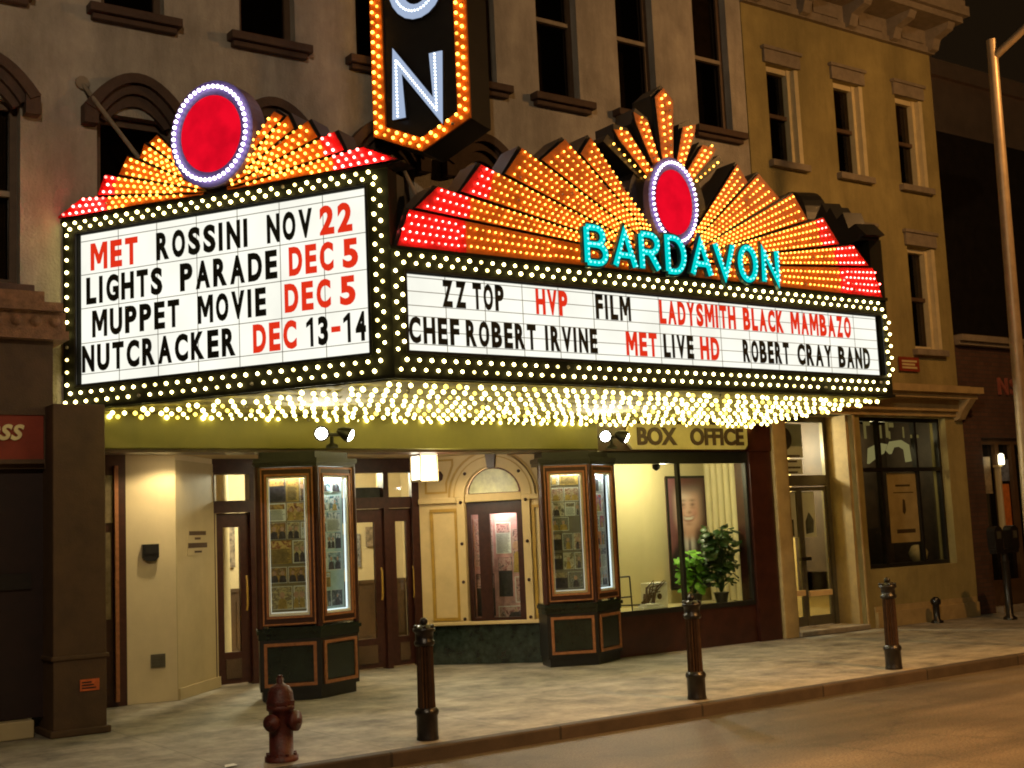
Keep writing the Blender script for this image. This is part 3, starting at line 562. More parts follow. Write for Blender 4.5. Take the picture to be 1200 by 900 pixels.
# ------------------------------------------------------------------ right low shop building and far buildings
Rb = thing('brick_shop', 'dark low brick shop with pale cornice beyond the ochre building', 'building', (20.5, 12.4, 0))
mb = MB(); mb.wall(FW, 17.48, 30, 0, 4.36, -.02, .3, [(17.98, 19.5, .02, 2.80), (20.2, 22.5, .7, 2.8)]); obj('wall', mb, brick('dark_red_brick', (.10, .045, .028), (.075, .035, .022), (.05, .035, .025), .21, .07, .008, .85, (0, 0, 0), .5, .35, .3, 'xz'), Rb)
mb = MB(); mb.box(FW, 17.50, 30, .14, -.3, 4.36, 4.46); mb.box(FW, 17.50, 30, .08, -.3, 4.30, 4.359); obj('cornice', mb, M['graytrim'], Rb)
mb = MB()
for x in (17.98, 18.42, 18.86, 19.40): mb.box(FW, x, x + .10, -.08, -.2, .02, 2.8)
mb.box(FW, 17.98, 19.5, -.081, -.199, 2.70, 2.8); mb.box(FW, 17.98, 19.5, -.081, -.199, .02, .5)
sf = obj('storefront_frame', mb, M['storebrown'], Rb)
mb = MB(); mb.box(FW, 18.0, 19.5, -.15, -.16, .5, 2.7); mb.box(FW, 20.2, 22.5, -.15, -.16, .7, 2.8); obj('pane', mb, M['darkpane'], sf)
mb = MB(); mb.box(FW, 18.55, 18.80, -.135, -.147, 1.35, 2.05); obj('orange_poster', mb, M['orangeposter'], sf)
mb = MB(); mb.box(FW, 18.50, 18.84, -.135, -.147, 2.10, 2.46); obj('round_emblem_notice', mb, mat('blue_grey_notice', (.16, .18, .24), .5, .7, 14), sf)
mb = MB(); mb.box(FW, 18.12, 18.34, -.135, -.147, 1.9, 2.5); obj('pale_poster', mb, mat('pale_poster', (.30, .24, .15), .5, .5, 9), sf)
mb = MB(); mb.box(FW, 17.98, 19.5, .12, -.02, 0, .10); obj('step', mb, M['graytrim'], Rb)
mb = MB(); mb.text(FW, 'N', 18.55, 18.80, 3.52, 3.80, -.015, .02, 0, .02); mb.text(FW, 'S', 18.88, 19.1, 3.52, 3.80, -.015, .02, 0, .02)
obj('wall_lettering', mb, mat('dull_red_letter', (.30, .09, .06), .5, .2, 6), Rb)
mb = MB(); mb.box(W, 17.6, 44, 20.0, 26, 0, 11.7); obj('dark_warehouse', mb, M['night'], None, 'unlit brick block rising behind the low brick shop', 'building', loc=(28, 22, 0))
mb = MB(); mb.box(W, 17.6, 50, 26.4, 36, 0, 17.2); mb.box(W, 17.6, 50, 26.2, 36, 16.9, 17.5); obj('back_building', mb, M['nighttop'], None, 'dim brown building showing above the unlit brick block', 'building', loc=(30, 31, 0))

# ------------------------------------------------------------------ the marquee
FX0, FX1 = 5.33, 11.88; FWD = FX1 - FX0
Ff = Frame((FX0, 9.3), (1, 0), (0, -1))
LL = 3.6; du = Vector((.531, -.8474)); Lo = Vector((FX0, 9.3)) - du * LL
Fl = Frame((Lo.x, Lo.y), du, (-.8474, -.531))
Fr = Frame((FX1, 9.3), (1.02, 3.05), (3.05, -1.02)); LR = 3.2
MQ = thing('marquee', 'bulb-studded theatre marquee with white letter boards and sunburst crests over the entrance', 'marquee', (8.6, 10.8, 2.98))
bulbs = []       # (pos, r, kind)
def bulb(F, s, z, r, kind, d=.0): bulbs.append((F(s, d + r * 1.25 + .006, z), r, kind))
# cabinet body (closed volume behind the faces) and soffit
mb = MB(); pin = [(FX0 + .03, 9.36), (FX1 - .05, 9.36), (12.78, 12.39), (Lo.x + .09, 12.39)]
mb.slab(pin, 3.0, 4.06); obj('cabinet', mb, M['black'], MQ)
mb = MB(); mb.slab([(FX0, 9.305), (FX1, 9.305), (12.86, 12.36), (Lo.x + .02, 12.36)], 2.955, 2.995); obj('soffit', mb, M['soffit'], MQ)
row = 0; y = 9.40
while y < 12.36:
    f = (y - 9.3) / 3.06; xa = FX0 + (Lo.x - FX0) * f + .06; xb = FX1 + 1.0 * f - .08
    n = int((xb - xa) / .118)
    for i in range(n + 1):
        x = xa + (xb - xa) * (i + (.5 if row % 2 else 0)) / n
        if x < xb: bulbs.append((Vector((x + random.uniform(-.02, .02), y + random.uniform(-.03, .03), 2.912)), random.uniform(.0215, .0255), 6))
    y += .37; row += 1
def sign_frame(F, Wd, z0, z1, pa, pb, pz0, pz1, side_cols):
    """dark bulb frame round a letter board"""
    mb = MB(); mb.wall(F, 0, Wd, z0, z1, 0, .16, [(pa, pb, pz0, pz1)])
    mb.box(F, -.01, Wd + .01, .025, -.10, z1, z1 + .035); mb.box(F, -.01, Wd + .01, .025, -.10, z0 - .03, z0)
    fr = obj('bulb_frame', mb, M['frame'], MQ)
    mb = MB()
    for a, b in (((pa - .02, pz0 - .02), (pb + .02, pz0 - .02)), ((pa - .02, pz1 + .02), (pb + .02, pz1 + .02)), ((pa - .02, pz0 - .02), (pa - .02, pz1 + .02)), ((pb + .02, pz0 - .02), (pb + .02, pz1 + .02))): mb.ribbon(F, [a, b], .025, .001, .018)
    obj('board_trim', mb, M['black'], fr)
    p = .124
    def line(z, off):
        n = int((Wd - .1) / p)
        for i in range(n): bulb(F, .05 + (Wd - .1) * (i + off) / n, z, .0185, 0)
    tz = (pz1 + .04 + z1) / 2
    h = max((z1 - pz1 - .05) / 4, .028); line(tz + h, .0); line(tz - h, .5)
    bz = (pz0 - .04 + z0) / 2; line(bz + .043, .5); line(bz - .043, .0)
    for a, b in ((0, pa - .035), (pb + .035, Wd)):
        c = (a + b) / 2; n = int((pz1 - pz0) / (p * .52 if (a > 0 or side_cols == 2) else p * .95))
        for i in range(n + 1):
            zz = pz0 + (pz1 - pz0) * i / n
            if side_cols == 1 and a == 0: bulb(F, c, zz, .0185, 0)
            else: bulb(F, c + (.032 if i % 2 else -.032), zz, .0185, 0)
    return fr
sign_frame(Ff, FWD, 2.985, 4.075, .155, FWD - .115, 3.205, 3.885, 2)
sign_frame(Fl, LL, 2.985, 4.795, .18, LL - .235, 3.20, 4.665, 1)
mb = MB(); mb.box(Fr, 0, LR, 0, -.16, 2.985, 4.795); obj('street_end_frame', mb, M['frame'], MQ)
mb = MB(); mb.box(Fl, .02, LL - .02, -.34, -.12, 4.07, 4.795); obj('return_cabinet', mb, M['black'], MQ)
CW = dict(I=.34, L=.80, E=.80, F=.78, T=.86, M=1.18, H=.98, P=.9, S=.88, Y=.95, V=1.0, A=1.02, Z=.9)
def marquee_word(mb, F, t, s0, s1, z0, z1):
    gap = .24; tot = sum(CW.get(c, .96) for c in t) + gap * (len(t) - 1); k = (s1 - s0) / tot; x = s0; st = min(.054, k * .27)
    for c in t:
        wd = CW.get(c, .96) * k
        if c == 'M':
            e = st * .92
            mb.box(F, x, x + e, -.042, -.036, z0, z1); mb.box(F, x + wd - e, x + wd, -.042, -.036, z0, z1)
            m = x + wd / 2; zb = z0 + (z1 - z0) * .22
            mb.prism(F, [(x + e * .4, z1), (m - e * .38, zb), (m + e * .38, zb), (x + wd - e * .4, z1), (x + wd - e * 1.25, z1), (m, zb + .085), (x + e * 1.25, z1)], -.0425, -.0352)
        elif c == 'I': mb.box(F, x, x + min(wd, st), -.042, -.036, z0, z1)
        elif c == '1': mb.prism(F, [(x + wd * .45, z0), (x + wd * .45 + st, z0), (x + wd * .45 + st, z1), (x + wd * .45 + .01, z1), (x + wd * .05, z1 - .045), (x + wd * .05, z1 - .085), (x + wd * .45, z1 - .06)], -.042, -.036)
        else: mb.text(F, c, x, x + wd, z0, z1, -.042, -.036, 0, .045)
        x += wd + gap * k
def board(F, pa, pb, z0, z1, tracks, seams, words, rows):
    mb = MB(); mb.box(F, pa, pb, -.05, -.06, z0, z1); b = obj('letter_board', mb, M['panel'], MQ)
    mb = MB()
    for z in tracks: mb.box(F, pa, pb, -.046, -.0495, z - .003, z + .003)
    for i in range(1, seams): s = pa + (pb - pa) * i / seams; mb.box(F, s - .003, s + .003, -.0475, -.0498, z0, z1)
    obj('letter_track', mb, mat('translucent_track', (.40, .40, .33), .4, .1, 4), b)
    for r, lst in enumerate(words):
        zz0, zz1 = rows[r]
        for t, s0, s1, red in lst:
            mb = MB()
            if t == '-': mb.box(F, s0 + .01, s1 - .01, -.042, -.036, (zz0 + zz1) / 2 - .025, (zz0 + zz1) / 2 + .025)
            else: marquee_word(mb, F, t, s0, s1, zz0, zz1)
            obj('word', mb, LETRED if red else M['letterk'], b)
board(Ff, .155, FWD - .115, 3.205, 3.885, (3.27, 3.385, 3.515, 3.61, 3.735, 3.86), 15,
      [[('ZZ', .534, .785, 0), ('TOP', .858, 1.195, 0), ('HVP', 1.559, 1.928, 1), ('FILM', 2.269, 2.708, 0), ('LADYSMITH', 3.086, 4.142, 1), ('BLACK', 4.254, 4.859, 1), ('MAMBAZO', 4.979, 5.95, 1)],
       [('CHEF', .182, .697, 0), ('ROBERT', .769, 1.539, 0), ('IRVINE', 1.647, 2.267, 0), ('MET', 2.628, 3.025, 1), ('LIVE', 3.115, 3.519, 0), ('HD', 3.613, 3.877, 1), ('ROBERT', 4.221, 4.915, 0), ('CRAY', 5.048, 5.596, 0), ('BAND', 5.709, 6.24, 0)]],
      [(3.615, 3.855), (3.275, 3.51)])
def lw(lst): return [(t, LL - a, LL - b, r) for t, a, b, r in lst]
board(Fl, .18, LL - .235, 3.20, 4.665, (3.30, 3.60, 3.94, 4.27, 4.60), 7,
      [lw([('MET', 3.292, 2.73, 1), ('ROSSINI', 2.51, 1.476, 0), ('NOV', 1.274, .798, 0), ('22', .719, .389, 1)]),
       lw([('LIGHTS', 3.347, 2.446, 0), ('PARADE', 2.241, 1.175, 0), ('DEC', 1.049, .59, 1), ('5', .495, .341, 1)]),
       lw([('MUPPET', 3.277, 2.257, 0), ('MOVIE', 2.046, 1.302, 0), ('DEC', 1.103, .628, 1), ('5', .533, .378, 1)]),
       lw([('NUTCRACKER', 3.403, 1.64, 0), ('DEC', 1.447, .989, 1), ('13', .890, .665, 0), ('-', .640, .530, 1), ('14', .512, .285, 0)])],
      [(4.30, 4.565), (3.972, 4.235), (3.645, 3.905), (3.315, 3.575)])
# sunburst crests
def wedge(F, cx, cz, a0, a1, r_top, r_low, r_in, red, rows, backd, zmin, pitch=.066, br=.0105):
    """ray between angles a0 (lower) and a1 (upper); tip on the upper edge, cut red outside radius red"""
    def pt(a, r): return (cx + r * math.cos(R(a)), cz + r * math.sin(R(a)))
    lo, hi = a0, a1; sg = 1 if a1 > a0 else -1; gap_ = .015
    def off(p, a, k): return (p[0] - k * sg * gap_ * math.sin(R(a)), p[1] + k * sg * gap_ * math.cos(R(a)))
    def clip(p): return (p[0], max(p[1], zmin))
    def quadp(ra0, ra1, rb0, rb1): return [clip(q) for q in (off(pt(lo, ra0), lo, 1), off(pt(lo, rb0), lo, 1), off(pt(hi, rb1), hi, -1), off(pt(hi, ra1), hi, -1))]
    mb = MB()
    if red: mb.prism(F, quadp(r_in, r_in, red, red), -.03, 0, 0, 2); mb.prism(F, quadp(red, red, r_low, r_top), -.03, 0, 1, 2)
    else: mb.prism(F, quadp(r_in, r_in, r_low, r_top), -.03, 0, 0, 2)
    obj('sunburst_ray', mb, [M['amber'], M['redpaint'], M['black']], MQ)
    mb = MB(); sgn = 1 if math.cos(R((a0 + a1) / 2)) > 0 else -1
    mb.prism(F, [clip(q) for q in (pt(a0, r_in), pt(a0, r_low + .025), pt(a1, r_top + .03), pt(a1, r_in))], -backd, -.032, 0); obj('ray_backing', mb, M['black'], MQ)
    for k in range(rows):
        a = lo + (hi - lo) * (k + .5) / rows; rm = r_low + (r_top - r_low) * (k + .5) / rows - .045
        r = r_in + .04 + (pitch / 2 if k % 2 else 0)
        while r < rm:
            x, z = pt(a, r)
            if z > zmin + .02 and abs(R(hi - lo)) * r / rows > .026: bulb(F, x, z, br, 2 if red and r > red else 1)
            elif z > zmin + .02 and k == rows // 2: bulb(F, x, z, br, 2 if red and r > red else 1)
            r += pitch
def base_ray(F, cx, cz, a1, r_top, x_out, zmin, red, backd, sgn):
    def pt(a, r): return (cx + sgn * r * math.cos(R(a)), cz + r * math.sin(R(a)))
    zl = lambda dx: cz + dx * math.tan(R(a1)) - .012
    mb = MB(); mb.prism(F, [(cx + sgn * .2, zl(.2)), (cx + sgn * .2, zmin), (cx + sgn * red, zmin), (cx + sgn * red, zl(red))], -.03, 0, 0, 2)
    e = pt(a1, r_top); mb.prism(F, [(cx + sgn * red, zl(red)), (cx + sgn * red, zmin), (cx + sgn * x_out, zmin), (e[0], e[1] - .01)], -.03, 0, 1, 2)
    obj('sunburst_ray', mb, [M['amber'], M['redpaint'], M['black']], MQ)
    mb = MB(); mb.prism(F, [(cx, zl(0)), (cx, zmin - .01), (cx + sgn * (x_out + .03), zmin - .01), (e[0] + sgn * .03, e[1] + .01)], -backd, -.032); obj('ray_backing', mb, M['black'], MQ)
    dx = .42; i = 0
    while dx < x_out - .03:
        top = zl(dx) - .02 if dx < abs(e[0] - cx) else e[1] - .03 - (dx - abs(e[0] - cx)) / (x_out - abs(e[0] - cx)) * (e[1] - zmin - .06)
        gap = top - zmin - .02; n = max(1, round(gap / .074))
        if dx > x_out - .12: n = min(n, 2)
        for k in range(n): bulb(F, cx + sgn * (dx + (.02 if k % 2 else 0)), zmin + .03 + gap * (k + .4) / n, .0105, 2 if dx > red else 1)
        dx += .068; i += 1
def crest(F, cx, cz, rays, bars, ew, eh, zmin, backd, r_in=.30, br=.0105):
    for a0, a1, rt, rl, red, rows in rays:
        wedge(F, cx, cz, a0, a1, rt, rl, r_in, red, rows, backd, zmin, .066 if br < .012 else .08, br); wedge(F, cx, cz, 180 - a0, 180 - a1, rt, rl, r_in, red, rows, backd, zmin, .066 if br < .012 else .08, br)
    for a, hw0, hw1, r1, r0 in bars:      # narrow upright bars with a pointed tip
        ca, sa = math.cos(R(a)), math.sin(R(a))
        def q(r, o): return (cx + r * ca - o * sa, cz + r * sa + o * ca)
        tip = .07 if abs(a - 90) < 1 else 0
        s = -1 if a < 89 else 1
        hi1 = r1 if a >= 89.5 and a <= 90.5 else r1
        poly = [q(r0, -hw0), q(r1 - .12 - (0 if s < 0 else 0), -hw1), q(r1, 0 if tip else s * -hw1 * -.8), q(r1 - .12, hw1), q(r0, hw0)]
        mb = MB(); mb.prism(F, poly, -.03, 0, 0, 1); obj('sunburst_bar', mb, [M['amber'], M['black']], MQ)
        mb = MB(); mb.prism(F, [q(r0, -hw0 - .02), q(r1 - .1, -hw1 - .035), q(r1 + .035, 0), q(r1 - .1, hw1 + .035), q(r0, hw0 + .02)], -backd, -.032); obj('bar_backing', mb, M['black'], MQ)
        r = r0 + .04; k = 0
        while r < r1 - .03:
            wd = hw0 + (hw1 - hw0) * (r - r0) / (r1 - r0)
            for o in ((-.45, .45) if r < r1 - .1 else (0,)):
                x, z = q(r + (.03 if o > 0 else 0), o * wd); bulb(F, x, z, .0125, 1)
            r += .075
front_rays = [(4.1, 9.5, 2.814, 3.026, 2.46, 3), (9.5, 17.7, 2.413, 2.573, 2.27, 4), (17.7, 27.6, 2.058, 2.144, None, 4), (27.6, 40.4, 1.713, 1.824, None, 4), (40.4, 50.0, 1.535, 1.50, None, 3)]
for s in (1, -1): base_ray(Ff, 3.285, 4.24, 4.1, 3.09, 3.215, 4.112, 2.50, .32, s)
crest(Ff, 3.285, 4.24, front_rays, [], .315, .45, 4.115, .32)
crest(Ff, 3.285, 4.857, [], [(90, .075, .125, 1.22, .42), (68.5, .05, .085, .99, .42), (111.5, .05, .085, .99, .42), (48, .05, .085, .97, .36), (132, .05, .085, .97, .36)], .315, .45, 4.115, .32)
for s in (1, -1):   # slim single-bulb rays beside the upper bars
    a = 90 - s * 53.5; 
    for i in range(7): r = .40 + i * .08; bulb(Ff, 3.285 + r * math.cos(R(a)), 4.857 + r * math.sin(R(a)), .0125, 1, -.02)
mb = MB()
for s in (1, -1):
    a = R(90 - s * 53.5); ca, sa = math.cos(a), math.sin(a)
    mb.prism(Ff, [(3.285 + r * ca - o * sa, 4.857 + r * sa + o * ca) for r, o in ((.3, -.04), (.98, -.05), (.98, .05), (.3, .04))], -.30, -.028)
mb.prism(Ff, arcpts(3.285, 4.857, .52, -10, 190), -.30, -.034)
obj('crest_backing', mb, M['black'], MQ)
# left crest: narrower, rays start lower on the disc
left_rays = [(0, 6.9, 1.575, 1.90, 1.26, 3), (6.9, 16.5, 1.33, 1.385, 1.18, 3), (16.5, 27.5, 1.13, 1.16, None, 3), (27.5, 37.5, 1.0, .98, None, 3), (37.5, 46, .93, .96, None, 2)]
crest(Fl, 1.80, 4.845, left_rays, [], .44, .487, 4.845, .30, .13, .0150)
mb = MB(); mb.prism(Fl, [(.1, 4.83), (LL - .1, 4.83), (LL - .9, 5.22), (LL - 1.3, 5.36), (1.3, 5.36), (.9, 5.22)], -.30, -.036); obj('crest_backing', mb, M['black'], MQ)
# street-end crest (only its back shows)
for a0, a1, rt_, rl_ in ((0, 7, 1.5, 1.7), (7, 17, 1.3, 1.35), (17, 28, 1.1, 1.15), (28, 38, 1.0, 1.0)):
    for m in (0, 1):
        b0, b1 = (a0, a1) if not m else (180 - a0, 180 - a1)
        mb = MB(); P = lambda a, r: (1.6 + r * math.cos(R(a)), 4.83 + r * math.sin(R(a)))
        q4 = [P(b0, .2), P(b0, rl_), P(b1, rt_), P(b1, .2)]; mb.prism(Fr, q4, -.25, -.004, 1); mb.prism(Fr, q4, -.003, 0, 0, 1); obj('sunburst_ray', mb, [M['amber'], M['black']], MQ)
mb = MB(); mb.box(Fr, .0, LR, -.02, -.28, 4.795, 4.86); mb.prism(Fr, arcpts(1.6, 5.33, .46, 0, 360, 30)[:-1], -.27, .03); obj('crest_backing', mb, M['black'], MQ)
def medallion(F, cx, cz, rx, rz, n, br):
    def el(k, a): return (cx + rx * k * math.cos(a), cz + rz * k * math.sin(a))
    N_ = 48; ring = lambda k: [el(k, 2 * math.pi * i / N_) for i in range(N_)]
    mb = MB(); mb.prism(F, ring(1.03), -.16, .05); m = obj('medallion', mb, mat('violet_enamel', (.12, .09, .22), .4, .2, 9), MQ)
    mb = MB(); mb.prism(F, ring(.74), .051, .062); obj('red_disc', mb, E_reddisc, m)
    for i in range(n):
        p = el(.90, 2 * math.pi * i / n); bulb(F, p[0], p[1], br, 3, .05)
    mb = MB(); mb.ribbon(F, ring(.90), .012, .051, .053, 0, True); obj('neon_ring', mb, E_violetring, m)
medallion(Ff, 3.285, 4.857, .325, .455, 46, .0165)
medallion(Fl, 1.80, 5.39, .445, .49, 48, .021)
# name lettering: stroke letters
def arc(cx, cz, rx, rz, a0, a1, n=10): return [(cx + rx * math.cos(R(a0 + (a1 - a0) * i / n)), cz + rz * math.sin(R(a0 + (a1 - a0) * i / n))) for i in range(n + 1)]
SK = {
 'B': [[(0, 0), (0, 1)], [(0, 1), (.45, 1)] + arc(.45, .76, .35, .24, 90, -90, 8) + [(0, .52)], [(.02, .52), (.5, .52)] + arc(.5, .26, .40, .26, 90, -90, 8) + [(0, 0)]],
 'A': [[(0, 0), (.45, 1), (.9, 0)], [(.17, .32), (.73, .32)]],
 'R': [[(0, 0), (0, 1)], [(0, 1), (.45, 1)] + arc(.45, .74, .38, .26, 90, -90, 8) + [(0, .48)], [(.42, .48), (.85, 0)]],
 'D': [[(0, 0), (0, 1), (.35, 1)] + arc(.35, .5, .52, .5, 90, -90, 12) + [(0, 0)]],
 'V': [[(0, 1), (.45, 0), (.9, 1)]],
 'O': [arc(.45, .5, .45, .5, 0, 360, 22)],
 'N': [[(0, 0), (0, 1), (.82, 0), (.82, 1)]]}
def sign_letter(F, ch, s0, wd, z0, h, d, stroke, faces, edge, br, kind, parent, pitch, edgew=.03):
    st = [[(s0 + x * wd / .9, z0 + z * h) for x, z in l] for l in SK[ch]]
    mb = MB()
    for i, l in enumerate(st): mb.ribbon(F, l, stroke + edgew, d - .05, d - .012 + i * .0012, 0)
    c = obj('sign_letter', mb, edge, parent)
    mb = MB()
    for i, l in enumerate(st): mb.ribbon(F, l, stroke, d - .011, d + i * .0012, 0)
    obj('lit_face', mb, faces, c)
    for l in st:
        acc = pitch * .5
        for (x0, y0), (x1, y1) in zip(l, l[1:]):
            ln = math.hypot(x1 - x0, y1 - y0); t = acc
            while t < ln:
                bulb(F, x0 + (x1 - x0) * t / ln, y0 + (y1 - y0) * t / ln, br, kind, d + .002); t += pitch
            acc = t - ln
teal = mat('dark_teal_enamel', (.004, .045, .05), .4, .2, 9)
for ch, a in zip('BARDAVON', (2.09, 2.435, 2.775, 3.115, 3.445, 3.775, 4.125, 4.47)): sign_letter(Ff, ch, a, .225 if ch not in 'AV' else .25, 4.125, .345, .105, .057, E_cyanface, teal, .010, 5, MQ, .05, .04)
# tie rods to the wall
for p, q in (((3.62, 12.39, 6.27), (3.98, 11.66, 5.30)), ((7.3, 12.39, 5.9), (6.0, 9.75, 4.5)), ((10.6, 12.39, 6.3), (10.2, 9.7, 4.6))):
    mb = MB(); mb.tube([p, q], .022, 8); mb.lathe((p[0], p[1], p[2]), [(.07, 0), (.07, .03)], 10, axis=(0, -1, 0)); obj('tie_rod', mb, M['graytrim'], MQ)

# ------------------------------------------------------------------ vertical blade sign
BS = thing('blade_sign', 'tall dark vertical sign with white letters and an amber bulb border projecting from the wall', 'sign', (7.1, 11.6, 5.83))
Fb = Frame((6.816, 12.15), (.5, -.866), (-.866, -.5)); BW = 1.225
out_ = [(0, 6.11), (BW / 2, 5.835), (BW, 6.11), (BW, 9.0), (0, 9.0)]
mb = MB(); mb.prism(Fb, out_, -.48, 0); obj('cabinet', mb, M['black'], BS)
mb = MB(); inn = [(.165, 6.185), (BW / 2, 5.985), (BW - .165, 6.185), (BW - .165, 9.0)]
pa = [(0, 9.0), (0, 6.11), (BW / 2, 5.835), (BW, 6.11), (BW, 9.0), (BW - .155, 9.0), (BW - .155, 6.20), (BW / 2, 5.99), (.155, 6.20), (.155, 9.0)]
mb.prism(Fb, pa, .001, .03); obj('border', mb, M['amber'], BS)
blade = []
def path_bulbs(pts, pitch, off, kind, r, F):
    acc = off
    for (x0, y0), (x1, y1) in zip(pts, pts[1:]):
        ln = math.hypot(x1 - x0, y1 - y0); t = acc
        while t < ln: blade.append((F(x0 + (x1 - x0) * t / ln, .03 + r * 1.1 + .004, y0 + (y1 - y0) * t / ln), r, kind)); t += pitch
        acc = t - ln
path_bulbs([(.045, 9.0), (.045, 6.145), (BW / 2, 5.885), (BW - .045, 6.145), (BW - .045, 9.0)], .118, .03, 1, .021, Fb)
path_bulbs([(.112, 9.0), (.112, 6.185), (BW / 2, 5.955), (BW - .112, 6.185), (BW - .112, 9.0)], .118, .09, 1, .021, Fb)
_keep = bulbs; bulbs = []
for ch, z in (('N', 6.25), ('O', 7.44)): sign_letter(Fb, ch, .35, .54, z, .67, .06, .165, E_blueface, M['black'], .0135, 4, BS, .040, .02)
blade += bulbs; bulbs = _keep
mb = MB(); mb.box(W, 7.2, 7.28, 11.9, 12.39, 8.2, 8.28); mb.box(W, 7.3, 7.36, 11.6, 12.39, 6.3, 6.36); obj('bracket', mb, M['blackmetal'], BS)

BM = [E_warm, E_amber, E_pink, E_violet, E_blue, E_cyan, E_soffit]
BM += [emit('dim_warm_bulb', (1, .78, .22), 3.5), emit('dim_amber_bulb', (1, .42, .05), 1.7), emit('dim_red_zone_bulb', (1, .10, .08), 5), emit('dim_canopy_bulb', (1, .74, .10), 2.6), mat('dead_bulb_glass', (.35, .32, .26), .2, .2, 9)]
DIM = {0: 7, 1: 8, 2: 9, 6: 10}
def age(lst):
    rnd = random.Random(11); out = []
    for p, r, k in lst:
        q = rnd.random()
        if k in DIM and q < .10: k = DIM[k]
        elif k in DIM and q < .112: k = 11
        out.append((p, r * rnd.uniform(.9, 1.1) if k in (0, 1, 2, 6, 7, 8, 9, 10) else r, k))
    return out
def place_bulbs(lst, parent):
    cp = Vector((0, 0, 1.6)); lst = sorted(age(lst), key=lambda b: -b[1] / (b[0] - cp).length)
    # the soffit is seen edge-on: let the face bulbs and soffit bulbs compete by size alone
    for p, r, k in lst[:100]:
        mb = MB(); mb.ico(p, r, 0); obj('bulb', mb, BM[k], parent)
    mb = MB(); [mb.ico(p, r, k) for p, r, k in lst[100:]]
    if lst[100:]:
        o = obj('bulb_rows', mb, BM, parent); o['kind'] = 'stuff'
place_bulbs(bulbs, MQ); place_bulbs(blade, BS)

# ------------------------------------------------------------------ display cases, lights, lantern, box office sign
def noise_print(name, cols, scale, seed, stretch=1.0, rough=.5):
    m = bpy.data.materials.new(name); m.use_nodes = True; N = m.node_tree.nodes; L = m.node_tree.links; p = N['Principled BSDF']; p.inputs['Roughness'].default_value = rough
    g = N.new('ShaderNodeNewGeometry'); mp = N.new('ShaderNodeMapping'); mp.inputs['Location'].default_value = (seed * 3.7, seed * 1.3, seed * 2.1); mp.inputs['Scale'].default_value = (1, 1, stretch); L.new(g.outputs['Position'], mp.inputs[0])
    n = N.new('ShaderNodeTexNoise'); n.inputs['Scale'].default_value = scale; n.inputs['Detail'].default_value = 5; n.inputs['Roughness'].default_value = .7; n.inputs['Distortion'].default_value = .6; L.new(mp.outputs[0], n.inputs[0])
    r = N.new('ShaderNodeValToRGB'); e = r.color_ramp.elements; L.new(n.outputs['Fac'], r.inputs[0])
    while len(e) < len(cols): e.new(.5)
    for i, c in enumerate(cols): e[i].position = .30 + .40 * i / (len(cols) - 1); e[i].color = (*c, 1)
    L.new(r.outputs[0], p.inputs['Base Color']); return m
PAL = [[[(.02, .012, .008), (.34, .21, .05), (.08, .03, .02), (.6, .48, .24)], [(.03, .02, .015), (.20, .06, .02), (.5, .36, .12), (.05, .03, .02)], [(.05, .03, .02), (.42, .36, .18), (.10, .06, .03), (.75, .66, .42)], [(.02, .06, .07), (.10, .22, .25), (.02, .03, .03), (.4, .5, .5)]],
       [[(.01, .015, .02), (.05, .07, .08), (.30, .40, .42), (.02, .02, .03)], [(.02, .02, .02), (.75, .78, .76), (.05, .08, .09), (.5, .6, .62)], [(.10, .30, .34), (.03, .06, .07), (.55, .72, .74), (.02, .03, .03)], [(.01, .01, .012), (.04, .05, .06), (.12, .12, .13), (.5, .5, .5)]],
       [[(.03, .022, .015), (.30, .25, .15), (.06, .045, .03), (.55, .5, .36)], [(.02, .016, .012), (.12, .10, .06), (.45, .40, .30), (.04, .03, .02)], [(.05, .04, .03), (.40, .34, .22), (.15, .05, .03), (.6, .56, .45)], [(.02, .02, .02), (.18, .16, .12), (.05, .05, .05), (.6, .6, .55)]],
       [[(.02, .02, .04), (.40, .05, .03), (.06, .07, .18), (.6, .6, .6)], [(.45, .46, .48), (.03, .03, .05), (.30, .30, .33), (.7, .7, .7)], [(.03, .03, .05), (.5, .22, .06), (.35, .04, .03), (.55, .5, .45)], [(.02, .02, .03), (.10, .14, .30), (.5, .5, .52), (.04, .04, .05)]]]
PRM = [[noise_print('photo_print', [tuple(min(.85, v * 1.5 + .005) for v in q) for q in c], 15 + 4 * j, 7 * i + j) for j, c in enumerate(p)] for i, p in enumerate(PAL)]
PHM = dict(card=mat('white_card', (.74, .76, .72), .5, .1, 20), ink=mat('ink_print', (.03, .03, .035), .5, .5, 30), face=mat('photo_skin', (.50, .30, .20), .5, .3, 25), gold=mat('photo_gold', (.42, .28, .07), .5, .4, 25), coat=mat('photo_coat', (.06, .045, .05), .5, .7, 25), teal=mat('photo_teal', (.12, .36, .40), .5, .4, 22))
